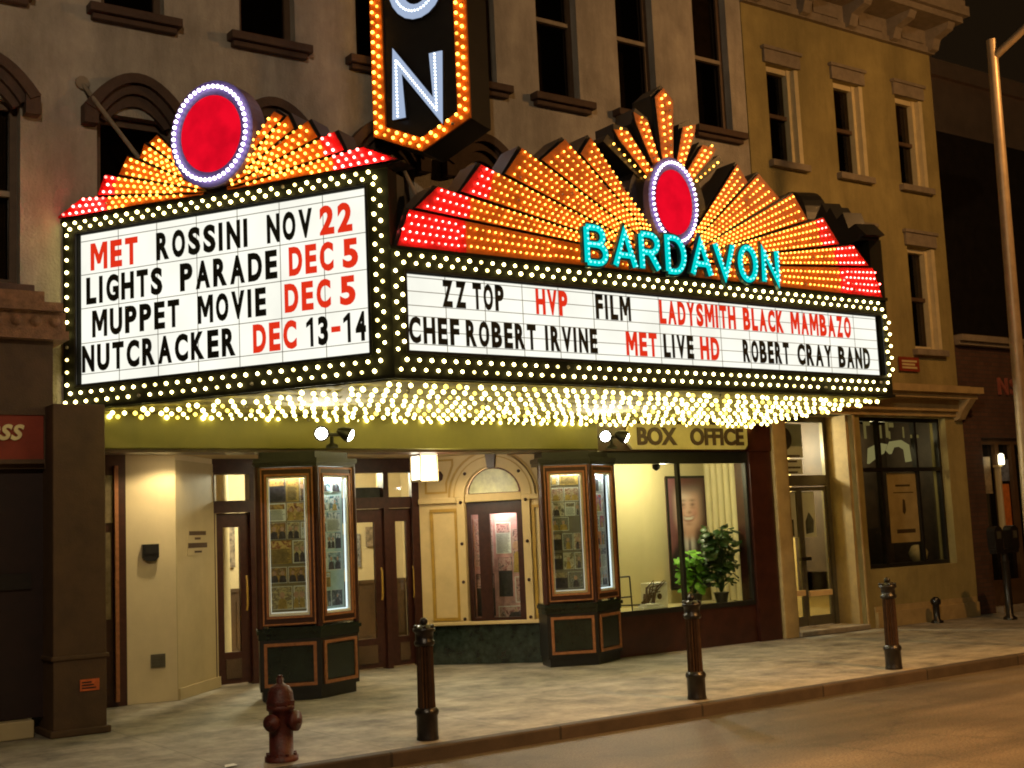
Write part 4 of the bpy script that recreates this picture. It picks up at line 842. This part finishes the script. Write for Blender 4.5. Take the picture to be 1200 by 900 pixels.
def photo(F, a, b, z0, z1, d, P4, rnd, parent):
    c = (a + b) / 2 + rnd.uniform(-.01, .01); w2 = (b - a); h = z1 - z0; kind = rnd.random(); mb = MB()
    ms = [PHM['card'], P4[rnd.randrange(4)], PHM['face'], PHM['coat'] if rnd.random() < .6 else PHM['gold'], PHM['ink']]
    mb.box(F, a, b, d - .004, d, z0, z1, 0 if kind < .75 else 3)
    e = rnd.choice((.003, .006, .010))
    if kind < .62:
        mb.box(F, a + e, b - e, d + .0002, d + .0012, z0 + e, z1 - e, 1)
        for q in ((0,) if rnd.random() < .6 else (-.25, .22)):
            x = c + q * w2; r = h * rnd.uniform(.10, .15)
            mb.prism(F, [(x - w2 * .22, z0 + e), (x + w2 * .22, z0 + e), (x + w2 * .16, z0 + h * .42), (x, z0 + h * .50), (x - w2 * .16, z0 + h * .42)], d + .0013, d + .0018, 3)
            mb.prism(F, [(x + r * .8 * math.cos(R(t)), z0 + h * .62 + r * math.sin(R(t))) for t in range(0, 360, 36)], d + .0019, d + .0024, 2)
    else:
        z = z1 - .018
        mb.box(F, a + e, b - e, d + .0002, d + .001, z1 - h * .34, z1 - e, 1); z = z1 - h * .34 - .012
        while z > z0 + .012: mb.box(F, a + .010, b - rnd.uniform(.010, .045), d + .0002, d + .001, z - .005, z, 4); z -= .013
    obj('photo', mb, ms, parent)
def case(cx, cy, label, variant):
    t = thing('display_case', label, 'display case', (cx, cy + .3, 0), 'poster cases flanking the entrance')
    foot = lambda k, dz=0: [(cx - .57 * k, cy + .25 - .25 * (k - 1)), (cx, cy - .25 * (k - 1) * 1), (cx + .57 * k, cy + .25 - .25 * (k - 1)), (cx + .42 * k, cy + .62), (cx - .42 * k, cy + .62)]
    mb = MB(); mb.slab(foot(.94), 0, .10); mb.slab(foot(1), .10, .62); obj('base', mb, M['black'], t)
    mb = MB(); mb.slab(foot(1.02), .62, .74); mb.slab(foot(1.06), .68, .72); obj('sill', mb, M['greenblack'], t)
    mb = MB(); mb.slab(foot(1.03), 2.40, 2.44); mb.slab(foot(1.07), 2.44, 2.49); mb.slab(foot(.9), 2.49, 2.56); obj('cap', mb, M['blackmetal'], t)
    mb = MB(); mb.slab([(cx - .40, cy + .40), (cx, cy + .22), (cx + .40, cy + .40), (cx + .36, cy + .60), (cx - .36, cy + .60)], .74, 2.40); obj('back_panel', mb, M['wood'], t)
    n = math.hypot(.57, .25)
    faces = [Frame((cx - .57, cy + .25), (.57, -.25), (-.25, -.57)), Frame((cx, cy), (.57, .25), (.25, -.57))]
    mb = MB()
    for p in ((cx - .555, cy + .255), (cx, cy + .02), (cx + .555, cy + .255)): mb.tube([(p[0], p[1], .74), (p[0], p[1], 2.40)], .035, 6)
    obj('corner_post', mb, M['wood'], t)
    for fi, F in enumerate(faces):
        mb = MB(); mb.ribbon(F, [(.06, .16), (n - .06, .16), (n - .06, .57), (.06, .57)], .032, .002, .02, closed=True); obj('base_moulding', mb, M['woodlight'], t)
        mb = MB(); mb.box(F, .08, n - .08, .003, .008, .19, .54); obj('base_panel', mb, M['greenblack'], t)
        mb = MB(); mb.wall(F, .035, n - .035, .76, 2.395, .0, .035, [(.105, n - .105, .86, 2.30)]); fr = obj('case_frame', mb, M['wood'], t)
        mb = MB(); mb.ribbon(F, [(.09, .845), (n - .09, .845), (n - .09, 2.315), (.09, 2.315)], .022, .001, .014, closed=True); mb.ribbon(F, [(.048, .775), (n - .048, .775), (n - .048, 2.38), (.048, 2.38)], .016, .001, .010, closed=True); obj('case_moulding', mb, M['woodlight'], fr)
        mb = MB(); mb.wall(F, .105, n - .105, .86, 2.30, -.004, .02, [(.125, n - .125, .885, 2.28)]); obj('inner_trim', mb, M['white'] if fi == 1 or variant == 0 else M['tan'], fr)
        mb = MB(); mb.box(F, .11, n - .11, -.02, -.024, .87, 2.29); obj('pane', mb, M['glass'], fr)
        bc = [(.08, .13, .14), (.30, .25, .10)][0] if fi == 0 else (.10, .14, .15)
        mb = MB(); mb.box(F, .09, n - .09, -.10, -.11, .80, 2.36); bd = obj('poster_board', mb, mat('board_cloth', [(.24, .19, .10), (.45, .60, .62)][fi] if variant == 0 else [(.22, .19, .14), (.5, .5, .52)][fi], .6, .2, 6), t)
        rnd = random.Random(variant * 7 + fi); z = .92; k = 0
        cols = ([(.30, .20, .04), (.10, .03, .02), (.04, .03, .03), (.34, .28, .10), (.22, .07, .03)], [(.02, .03, .035), (.04, .05, .06), (.10, .13, .14), (.03, .02, .02), (.6, .62, .58)])[fi] if variant == 0 else ([(.05, .045, .04), (.18, .15, .09), (.30, .26, .16), (.09, .07, .05), (.42, .38, .28)], [(.05, .06, .09), (.30, .04, .03), (.06, .07, .16), (.45, .45, .44), (.03, .03, .04)])[fi]
        while z < 2.16:
            h = rnd.uniform(.17, .27); s = .12
            while s < n - .16:
                wd = rnd.choice((.19, .24, .14)); wd = min(wd, n - .12 - s)
                P4 = PRM[variant * 2 + fi]; a_, b_ = s, s + wd - .012; zt = z + h - .014
                if rnd.random() < .93: photo(F, a_, b_, z, zt, -.094, P4, rnd, bd)
                s += wd
            z += h + rnd.choice((0, .02))
        mb = MB(); mb.box(F, .10, n - .10, -.03, -.09, 2.31, 2.34); obj('strip_lamp', mb, emit('case_strip_lamp', (.86, .97, 1) if fi else (1, .94, .80), 48.0 if fi else 24), t)
        mb = MB(); mb.box(F, .126, .133, -.03, -.05, .90, 2.27); mb.box(F, n - .133, n - .126, -.03, -.05, .90, 2.27); mb.box(F, .126, n - .126, -.03, -.05, .886, .898); obj('edge_lamp', mb, emit('case_edge_lamp', (.84, .96, 1) if fi else (1, .90, .70), .8 if fi else .32), t)
    return t
case(5.95, 12.1, 'tall angled poster case with teal and white notices, near the hydrant', 0)
case(9.62, 12.1, 'tall angled poster case with crowded small photos, beside the box office window', 1)
wd = obj('window_display', WD, mat('pink_backdrop', (.55, .30, .30), .6, .5, 5), T)
rnd = random.Random(4); PK = [noise_print('pink_print', [(.03, .015, .015), (.35, .14, .14), (.62, .42, .40), (.10, .04, .05), (.8, .74, .70)], 9 + 5 * i, 31 + i) for i in range(4)]
for s0, s1, z0, z1 in ((.62, .86, 1.2, 1.8), (.62, .86, .56, 1.1), (.90, 1.10, 1.35, 1.75), (1.12, 1.34, 1.10, 1.66), (.92, 1.10, .80, 1.30), (1.13, 1.36, .72, 1.05), (.9, 1.36, .53, .68)): photo(A, s0, s1, z0, z1, -.394, PK, rnd, wd)
def flood(c, label):
    c = Vector(c); t = thing('floodlight', label, 'floodlight', c, 'twin floodlights on the poster cases')
    mb = MB(); mb.lathe((c.x, c.y, c.z - .09), [(.07, 0), (.06, .03), (.02, .05), (.02, .12)], 12); mb.tube([c + Vector((-.2, 0, .05)), c + Vector((.2, 0, .05))], .018, 8); obj('mount', mb, M['blackmetal'], t)
    for s, ax in ((-1, Vector((-.40, -.88, -.25))), (1, Vector((.75, -.55, -.45)))):
        b = c + Vector((s * .13, -.02, .07))
        ax.normalize(); mb = MB(); mb.lathe(b - ax * .07, [(.025, 0), (.045, .03), (.075, .10), (.082, .15)], 16, axis=ax); h = obj('lamp_head', mb, M['blackmetal'], t)
        mb = MB(); mb.lathe(b + ax * .068, [(.064, 0), (.058, .02), (.03, .036)], 16, axis=ax); obj('lamp_lens', mb, E_spot, h)
        lamp('SPOT', b + ax * .13, 60, (1, .93, .78), .05, ax.to_track_quat('-Z', 'Y').to_euler(), 120, parent=t)
flood((6.02, 11.86, 2.66), 'twin black floodlight glaring above the teal poster case'); flood((9.80, 11.88, 2.66), 'twin black floodlight glaring beside the box office signboard')
t = thing('pendant_lantern', 'square white glowing lantern hung under the entrance ceiling', 'lantern', (7.66, 12.75, 2.6))
mb = MB(); mb.box(W, 7.54, 7.78, 12.63, 12.87, 2.545, 2.618); obj('lantern_cap', mb, mat('pale_metal', (.45, .38, .33), .4, .15, 6), t)
mb = MB(); mb.box(W, 7.555, 7.765, 12.645, 12.855, 2.27, 2.545); obj('lantern_glass', mb, E_lantern, t)
mb = MB(); mb.box(W, 7.54, 7.78, 12.63, 12.87, 2.25, 2.27)
for x in (7.54, 7.76):
    for y in (12.63, 12.85): mb.box(W, x, x + .02, y, y + .02, 2.27, 2.545)
obj('lantern_frame', mb, M['tan'], t)
lamp('POINT', (7.66, 12.4, 2.3), 14, (1, .88, .62), .12, parent=t)
mb = MB(); mb.prism(FW, [(10.52, 2.60), (12.52, 2.60), (12.58, 2.66), (12.58, 2.87), (12.52, 2.93), (10.52, 2.93), (10.46, 2.87), (10.46, 2.66)], .025, .07)
bs = obj('box_office_sign', mb, M['boxsign'], None, 'cream signboard with dark block capitals over the box office window', 'sign', loc=(11.5, 12.35, 2.6))
brl = mat('brown_lettering', (.06, .025, .012), .5, .2, 6)
for tx, a, b in (('BOX', 10.60, 11.28), ('OFFICE', 11.52, 12.50)):
    mb = MB(); mb.text(FW, tx, a, b, 2.65, 2.885, .071, .085, 0, .035); obj('lettering', mb, brl, bs)

# things on the lobby wall
LWF = Frame((4.36, 13.45), (.52, -.09), (-.09, -.52))
mb = MB(); mb.prism(LWF, [(.17, 1.52), (.22, 1.48), (.30, 1.48), (.34, 1.52), (.34, 1.66), (.17, 1.66)], .002, .06); mb.box(LWF, .19, .32, .061, .07, 1.56, 1.64); obj('intercom', mb, M['black'], None, 'small black intercom box on the cream lobby wall', 'intercom', loc=(4.61, 13.4, 1.48))
mb = MB(); mb.box(LWF, .25, .40, .002, .02, .36, .50); [mb.box(LWF, .265, .385, .021, .026, z, z + .016) for z in (.38, .41, .44, .47)]; obj('wall_vent', mb, M['alu'], None, 'small grey louvred vent low on the cream lobby wall', 'vent', loc=(4.69, 13.4, .36))
mb = MB(); mb.box(LBF, .28, .82, .008, .012, 1.52, 1.82); ns = obj('wall_notice', mb, M['tan'], None, 'tan notice with four short dark lines beside the wooden lobby doors', 'notice', loc=(5.3, 13.7, 1.52))
mb = MB(); [mb.box(LBF, a, b, .013, .0145, z, z + h) for a, b, z, h in ((.32, .78, 1.74, .045), (.47, .63, 1.69, .025), (.29, .81, 1.60, .055), (.46, .66, 1.545, .022))]; obj('lettering', mb, M['storebrown'], ns)

# portrait, plants and bits in the box office window
FPt = Frame((0, 13.62)); px0, px1, pz0, pz1 = 12.20, 12.96, .72, 2.30
mb = MB(); mb.box(FPt, px0, px1, 0, -.03, pz0, pz1); pp = obj('portrait_poster', mb, M['printbg'], None, 'large framed colour portrait of a smiling grey-haired man in a dark suit', 'poster', loc=(12.6, 13.63, pz0))
mb = MB(); mb.ribbon(FPt, [(px0, pz0), (px1, pz0), (px1, pz1), (px0, pz1)], .035, .001, .02, closed=True); obj('frame', mb, M['black'], pp)
def oval(cx, cz, rx, rz, n=28): return [(cx + rx * math.cos(2 * math.pi * i / n), cz + rz * math.sin(2 * math.pi * i / n)) for i in range(n)]
fc, fz = 12.62, 1.87
def portrait_colour(u, v):
    """printed picture: u, v in 0..1; soft ovals laid over a dark backdrop"""
    def g(x, y, rx, ry, p=2.0): return math.exp(-(abs((u - x) / rx) ** p + abs((v - y) / ry) ** p))
    def mixc(c, d, k): return [p + (q - p) * min(1, max(0, k)) for p, q in zip(c, d)]
    c = [.10 + .06 * (1 - u), .035 + .015 * u, .04]
    c = mixc(c, [.22, .10, .12], g(.15, .75, .2, .5))
    sh = 1 / (1 + math.exp((v - (.50 - 1.1 * (u - .58) ** 2)) * 60)); c = mixc(c, [.022, .016, .022], sh)
    c = mixc(c, [.75, .70, .70], g(.57, .45, .11, .09, 4) * (1 if abs(u - .57) < (.52 - v) * .9 + .06 else .2))
    c = mixc(c, [.05, .03, .06], g(.57, .36, .03, .14, 4) * .9)
    c = mixc(c, [.66, .38, .30], g(.58, .53, .13, .07, 4))
    c = mixc(c, [.20, .16, .145], g(.58, .735, .29, .140, 6)); c = mixc(c, [.20, .16, .145], g(.58, .71, .285, .11, 6) * .8)
    f = g(.575, .680, .24, .140, 5); sk = mixc([.86, .56, .48], [.62, .34, .27], (u - .55) * 2.2); sk = mixc(sk, [.92, .72, .64], g(.50, .785, .13, .035)); sk = mixc(sk, [.70, .36, .30], g(.44, .66, .06, .035) + g(.71, .66, .06, .035)); c = mixc(c, sk, f)
    for x in (.48, .67):
        c = mixc(c, [.14, .08, .07], g(x, .725, .05, .012) * .85 * f); c = mixc(c, [.25, .17, .14], g(x, .757, .065, .010) * .8)
        c = mixc(c, [.34, .16, .12], g(x, .70, .06, .012) * .5)
    c = mixc(c, [.34, .15, .11], g(.60, .665, .05, .012) * .8); c = mixc(c, [.80, .56, .48], g(.565, .695, .022, .04) * .7)
    c = mixc(c, [.30, .10, .09], g(.575, .613 + 1.2 * (u - .575) ** 2, .125, .022, 4) * .9); c = mixc(c, [.88, .84, .80], g(.575, .617 + 1.0 * (u - .575) ** 2, .10, .011, 4))
    c = mixc(c, [.38, .18, .14], g(.575, .575, .07, .010) * .6)
    return c
NU, NV = 44, 92; mb = MB(); ix0, ix1, iz0, iz1 = px0 + .02, px1 - .02, pz0 + .02, pz1 - .02
mb.add([FPt(ix0 + (ix1 - ix0) * i / NU, .004, iz0 + (iz1 - iz0) * j / NV) for j in range(NV + 1) for i in range(NU + 1)], [(j * (NU + 1) + i, j * (NU + 1) + i + 1, (j + 1) * (NU + 1) + i + 1, (j + 1) * (NU + 1) + i) for j in range(NV) for i in range(NU)])
pm = bpy.data.materials.new('portrait_print'); pm.use_nodes = True; at = pm.node_tree.nodes.new('ShaderNodeAttribute'); at.attribute_name = 'print'; pm.node_tree.links.new(at.outputs['Color'], pm.node_tree.nodes['Principled BSDF'].inputs['Base Color']); pm.node_tree.nodes['Principled BSDF'].inputs['Roughness'].default_value = .5
po = obj('portrait_print', mb, pm, pp); ca = po.data.color_attributes.new('print', 'FLOAT_COLOR', 'POINT')
for j in range(NV + 1):
    for i in range(NU + 1): ca.data[j * (NU + 1) + i].color = (*portrait_colour(.575 + (i / NU - .52) / 1.35, .68 + (j / NV - .70) / 1.22), 1)
def plant(name, label, c, h, n, leafm, lr, spread, seed):
    rnd = random.Random(seed); c = Vector(c); t = thing(name, label, 'plant', c)
    mb = MB(); mb.lathe(c, [(.07, 0), (.10, .14), (.11, .16), (.09, .16)], 16); obj('pot', mb, M['black'], t)
    mb = MB(); ms = MB()
    for i in range(n):
        a = rnd.uniform(0, 6.28); e = rnd.uniform(.15, 1.0); hh = h * (.16 + .84 * rnd.random() ** .8)
        tip = c + Vector((math.cos(a) * spread * e, math.sin(a) * spread * e * .55, .14 + hh))
        ms.tube([c + Vector((0, 0, .14)), c + Vector((math.cos(a) * spread * e * .3, math.sin(a) * spread * e * .2, .14 + hh * .6)), tip], [.008, .006, .004], 5)
        d = Vector((math.cos(a), math.sin(a) * .6, rnd.uniform(-.9, .3))).normalized(); sd = d.cross(Vector((rnd.uniform(-.4, .4), rnd.uniform(-.6, -.2), 1))).normalized(); L_eaf = lr * rnd.uniform(.7, 1.3)
        up_ = sd.cross(d) * .12 * L_eaf
        prof = ((0, .0), (.18, .34), (.42, .46), (.7, .34), (1, 0))
        vs = []
        for q, wv in prof: vs += [tip + d * L_eaf * q + sd * wv * L_eaf - up_ * q, tip + d * L_eaf * q + up_ * .6, tip + d * L_eaf * q - sd * wv * L_eaf - up_ * q]
        mb.add(vs, [f for k in range(4) for f in ((3 * k, 3 * k + 3, 3 * k + 4, 3 * k + 1), (3 * k + 1, 3 * k + 4, 3 * k + 5, 3 * k + 2))], 0, True)
    obj('leaves', mb, leafm, t); obj('stem', ms, M['leaf'], t)
plant('potted_plant', 'bushy dark green plant in a pot in front of the portrait', (12.36, 12.80, .515), .92, 170, M['leaf'], .12, .24, 3)
plant('potted_plant', 'shorter plant with bright green leaves behind the dark bushy plant', (12.06, 13.0, .515), .58, 100, M['leaflight'], .12, .24, 5)
t = thing('wire_stand', 'black wire stand on the box office window ledge', 'stand', (10.62, 12.75, .515))
mb = MB()
for a, b in (((10.50, 12.75, .51), (10.50, 12.75, .98)), ((10.72, 12.75, .51), (10.70, 12.75, .98)), ((10.50, 12.75, .98), (10.70, 12.75, .98)), ((10.5, 12.75, .62), (11.0, 12.78, .60)), ((10.5, 12.75, .72), (10.72, 12.75, .72))): mb.tube([a, b], .011, 6)
obj('wire_frame', mb, M['black'], t)
mb = MB(); mb.box(W, 11.22, 11.52, 12.95, 13.15, .515, .86); bxx = obj('white_box', mb, M['white'], None, 'white cardboard box with a dark spot on the window ledge', 'box', loc=(11.37, 13.05, .515), bevel=.006)
mb = MB(); mb.lathe((11.37, 12.949, .68), [(.04, 0), (.04, .004)], 14, axis=(0, -1, 0)); obj('spot', mb, M['storebrown'], bxx)
mb = MB(); rnd = random.Random(2)
for i in range(9): p = Vector((10.95 + rnd.random() * .3, 12.85 + rnd.random() * .1, .515)); mb.tube([p, p + Vector((rnd.uniform(-.1, .15), 0, rnd.uniform(.1, .3))), p + Vector((rnd.uniform(0, .3), 0, rnd.uniform(.2, .42)))], [.02, .014, .006], 5)
obj('driftwood', mb, M['storebrown'], None, 'dark twisted driftwood beside the white box', 'ornament', loc=(11.05, 12.9, .515))
mb = MB(); mb.box(W, 10.8, 11.18, 12.62, 12.82, .515, .575); mb.box(W, 10.86, 11.1, 12.64, 12.8, .576, .61); obj('paper_stack', mb, M['white'], None, 'low stack of white papers on the box office window ledge', 'papers', loc=(11, 12.7, .515))

# ------------------------------------------------------------------ street furniture
def bollard(x, label):
    t = thing('bollard', label, 'bollard', (x, 8.93, 0), 'iron bollards along the kerb')
    c = (x, 8.93, 0)
    mb = MB(); mb.lathe(c, [(.090, 0), (.090, .02), (.086, .03), (.086, .19), (.096, .20), (.096, .225), (.078, .25)], 20); obj('base', mb, M['blackmetal'], t)
    mb = MB(); prof = []
    n = 16; vs = []
    for z in (.24, .74):
        for k in range(n * 2): r = (.072 if k % 2 else .060) * (1 if z < .5 else .92); vs.append(Vector((x + r * math.cos(math.pi * k / n), 8.93 + r * math.sin(math.pi * k / n), z)))
    mb.add(vs, [(k, (k + 1) % 32, 32 + (k + 1) % 32, 32 + k) for k in range(32)]); obj('fluted_shaft', mb, mat('bollard_bronze', (.075, .042, .024), .35, .3, 14, metal=.55), t)
    mb = MB(); mb.lathe(c, [(.072, .735), (.084, .75), (.084, .77), (.074, .78), (.074, .84), (.092, .855), (.092, .875), (.06, .885), (.05, .90), (.02, .905)], 20); hd = obj('collar', mb, M['blackmetal'], t)
    mb = MB(); mb.lathe(c, [(.018, .90), (.032, .915), (.034, .935), (.02, .955), (.004, .96)], 12)
    for k in range(6): mb.ico((x + .078 * math.cos(k * 1.047), 8.93 + .078 * math.sin(k * 1.047), .888), .017)
    obj('finial', mb, M['blackmetal'], hd); return t
bollard(5.31, 'iron bollard between the hydrant and the pendant lantern, nearest the camera'); bollard(8.23, 'iron bollard standing in front of the box office window'); bollard(11.06, 'iron bollard standing in front of the ochre shop wall')
h = thing('fire_hydrant', 'worn dark red fire hydrant on the pavement edge near the black poster case', 'hydrant', (4.07, 8.98, 0)); c = (4.07, 8.98, 0)
mb = MB(); mb.lathe(c, [(.125, 0), (.125, .035), (.09, .045), (.088, .36), (.105, .37), (.105, .40), (.09, .41)], 20)
for k in range(8): mb.lathe((4.07 + .107 * math.cos(k * .785), 8.98 + .107 * math.sin(k * .785), .034), [(.014, 0), (.014, .022)], 6)
obj('barrel', mb, M['hydrant'], h)
mb = MB(); mb.lathe(c, [(.10, .405), (.108, .42), (.10, .44), (.092, .50), (.07, .54), (.035, .56), (.026, .565), (.026, .60), (.016, .605)], 20); [mb.lathe((4.07 + .098 * math.cos(k * .785), 8.98 + .098 * math.sin(k * .785), .40), [(.011, 0), (.011, .034)], 6) for k in range(8)]; mb.lathe((4.07, 8.98, .60), [(.020, 0), (.020, .022)], 5); obj('bonnet', mb, M['hydrant'], h)
for ax, rr, ln in (((-.82, -.57, 0), .045, .15), ((.82, .57, 0), .045, .15), ((.57, -.82, 0), .058, .14)):
    mb = MB(); mb.lathe((4.07, 8.98, .29), [(rr, .05), (rr, ln - .03), (rr + .018, ln - .03), (rr + .018, ln), (.022, ln + .004), (.018, ln + .03)], 12, axis=ax); obj('outlet_cap', mb, M['hydrant'], h)
mb = MB(); mb.quad([W(3.64, 9.02, .004), W(3.72, 9.0, .01), W(3.75, 9.05, .004), W(3.66, 9.07, .012)]); mb.quad([W(3.66, 9.07, .012), W(3.75, 9.05, .004), W(3.74, 9.10, .008)]); obj('paper_scrap', mb, M['white'], None, 'crumpled white paper scrap on the pavement near the hydrant', 'litter', loc=(3.7, 9.05, 0))
# street lamp in view
SL = thing('street_lamp', 'tall galvanised street lamp post with an arm reaching over the road', 'street lamp', (13.82, 8.98, 0))
mb = MB(); mb.lathe((13.82, 8.98, 0), [(.16, 0), (.16, .04), (.10, .06), (.10, .4), (.085, .42)], 16); obj('base', mb, M['lamppole'], SL)
mb = MB(); mb.tube([(13.82, 8.98, .3), (13.9, 8.99, 4), (13.98, 9.0, 7.52)], [.085, .074, .062], 14); obj('pole', mb, M['lamppole'], SL)
mb = MB(); mb.tube([(13.98, 9.0, 7.28), (14.1, 8.2, 7.75), (14.2, 7.4, 8.1), (14.25, 6.5, 8.2)], [.05, .045, .04, .036], 10); obj('arm', mb, M['lamppole'], SL)
def head(F0, parent, en, col=(1, .50, .16), sp=None):
    x, y, z = F0
    mb = MB(); mb.slab([(x - .14, y - .45), (x + .14, y - .45), (x + .17, y + .3), (x - .17, y + .3)], z - .02, z + .12); hd = obj('lamp_head', mb, M['lamppole'], parent, bevel=.03)
    mb = MB(); mb.slab([(x - .10, y - .36), (x + .10, y - .36), (x + .12, y + .2), (x - .12, y + .2)], z - .05, z - .021); obj('lens', mb, emit('sodium_lens', col, 20), hd)
    lamp('SPOT' if sp else 'POINT', (x, y, z - .12), en, col, .15, (0, 0, 0) if sp else None, sp, parent=parent)
head((14.25, 6.2, 8.2), SL, 500)
# lamp across the street behind the viewer, the wash on the upper walls
SF = thing('street_lamp', 'street lamp post with a bracket arm on the far side of the road', 'street lamp', (-1.5, -3.2, 0))
mb = MB(); mb.tube([(-1.5, -3.2, -.1), (-1.5, -3.2, 8.6)], [.09, .06], 12); obj('pole', mb, M['lamppole'], SF)
mb = MB(); mb.tube([(-1.5, -3.2, 8.4), (-1.3, -2.2, 8.9), (-1.2, -1.2, 9.0)], .045, 10); obj('arm', mb, M['lamppole'], SF)
head((-1.2, -.9, 9.0), SF, 1150, (1, .79, .53))
SF = thing('street_lamp', 'street lamp post with an amber lamp across the road, opposite the box office', 'street lamp', (9.8, -3.6, 0))
mb = MB(); mb.tube([(9.8, -3.6, -.1), (9.8, -3.6, 7.0)], [.09, .06], 12); obj('pole', mb, M['lamppole'], SF)
mb = MB(); mb.tube([(9.8, -3.6, 6.8), (9.9, -2.2, 7.1), (10.0, .2, 7.2)], .045, 10); obj('arm', mb, M['lamppole'], SF)
head((10.0, .5, 7.2), SF, 4300, (1, .47, .13), 118)
# meter post and bits at far right
t = thing('parking_meter', 'dark twin-headed parking meter post in front of the low brick shop', 'parking meter', (16.98, 11.5, 0))
mb = MB(); mb.lathe((16.98, 11.5, 0), [(.10, 0), (.10, .03), (.055, .06), (.055, .84), (.07, .86)], 14); obj('post', mb, M['blackmetal'], t)
mb = MB(); mb.box(W, 16.70, 17.26, 11.44, 11.56, .98, 1.04); mb.lathe((16.98, 11.5, .85), [(.05, 0), (.05, .16)], 12); obj('crossbar', mb, M['blackmetal'], t)
for s in (-.2, .2):
    mb = MB(); mb.prism(Frame((16.98 + s, 11.5)), [(-.09, 1.04), (.09, 1.04), (.10, 1.3)] + [(.10 * math.cos(R(a)), 1.3 + .09 * math.sin(R(a))) for a in range(20, 161, 20)] + [(-.10, 1.3)], -.07, .07); hd = obj('meter_head', mb, M['blackmetal'], t, bevel=.01)
    mb = MB(); mb.box(Frame((16.98 + s, 11.5)), -.05, .05, .071, .074, 1.2, 1.31); obj('meter_window', mb, M['alu'], hd)
t = thing('wall_lamp', 'small lit white lamp on the frame of the low brick shop', 'lamp', (18.36, 12.42, 2.5))
mb = MB(); mb.box(FW, 18.33, 18.42, .03, -.08, 2.32, 2.36); mb.box(FW, 18.36, 18.39, .02, -.08, 1.2, 2.32); obj('bracket', mb, M['tan'], t)
mb = MB(); mb.lathe((18.375, 12.35, 2.36), [(.045, 0), (.05, .05), (.045, .16), (.02, .18)], 12); obj('lamp_globe', mb, emit('small_globe', (1, .88, .55), 2.5), t)
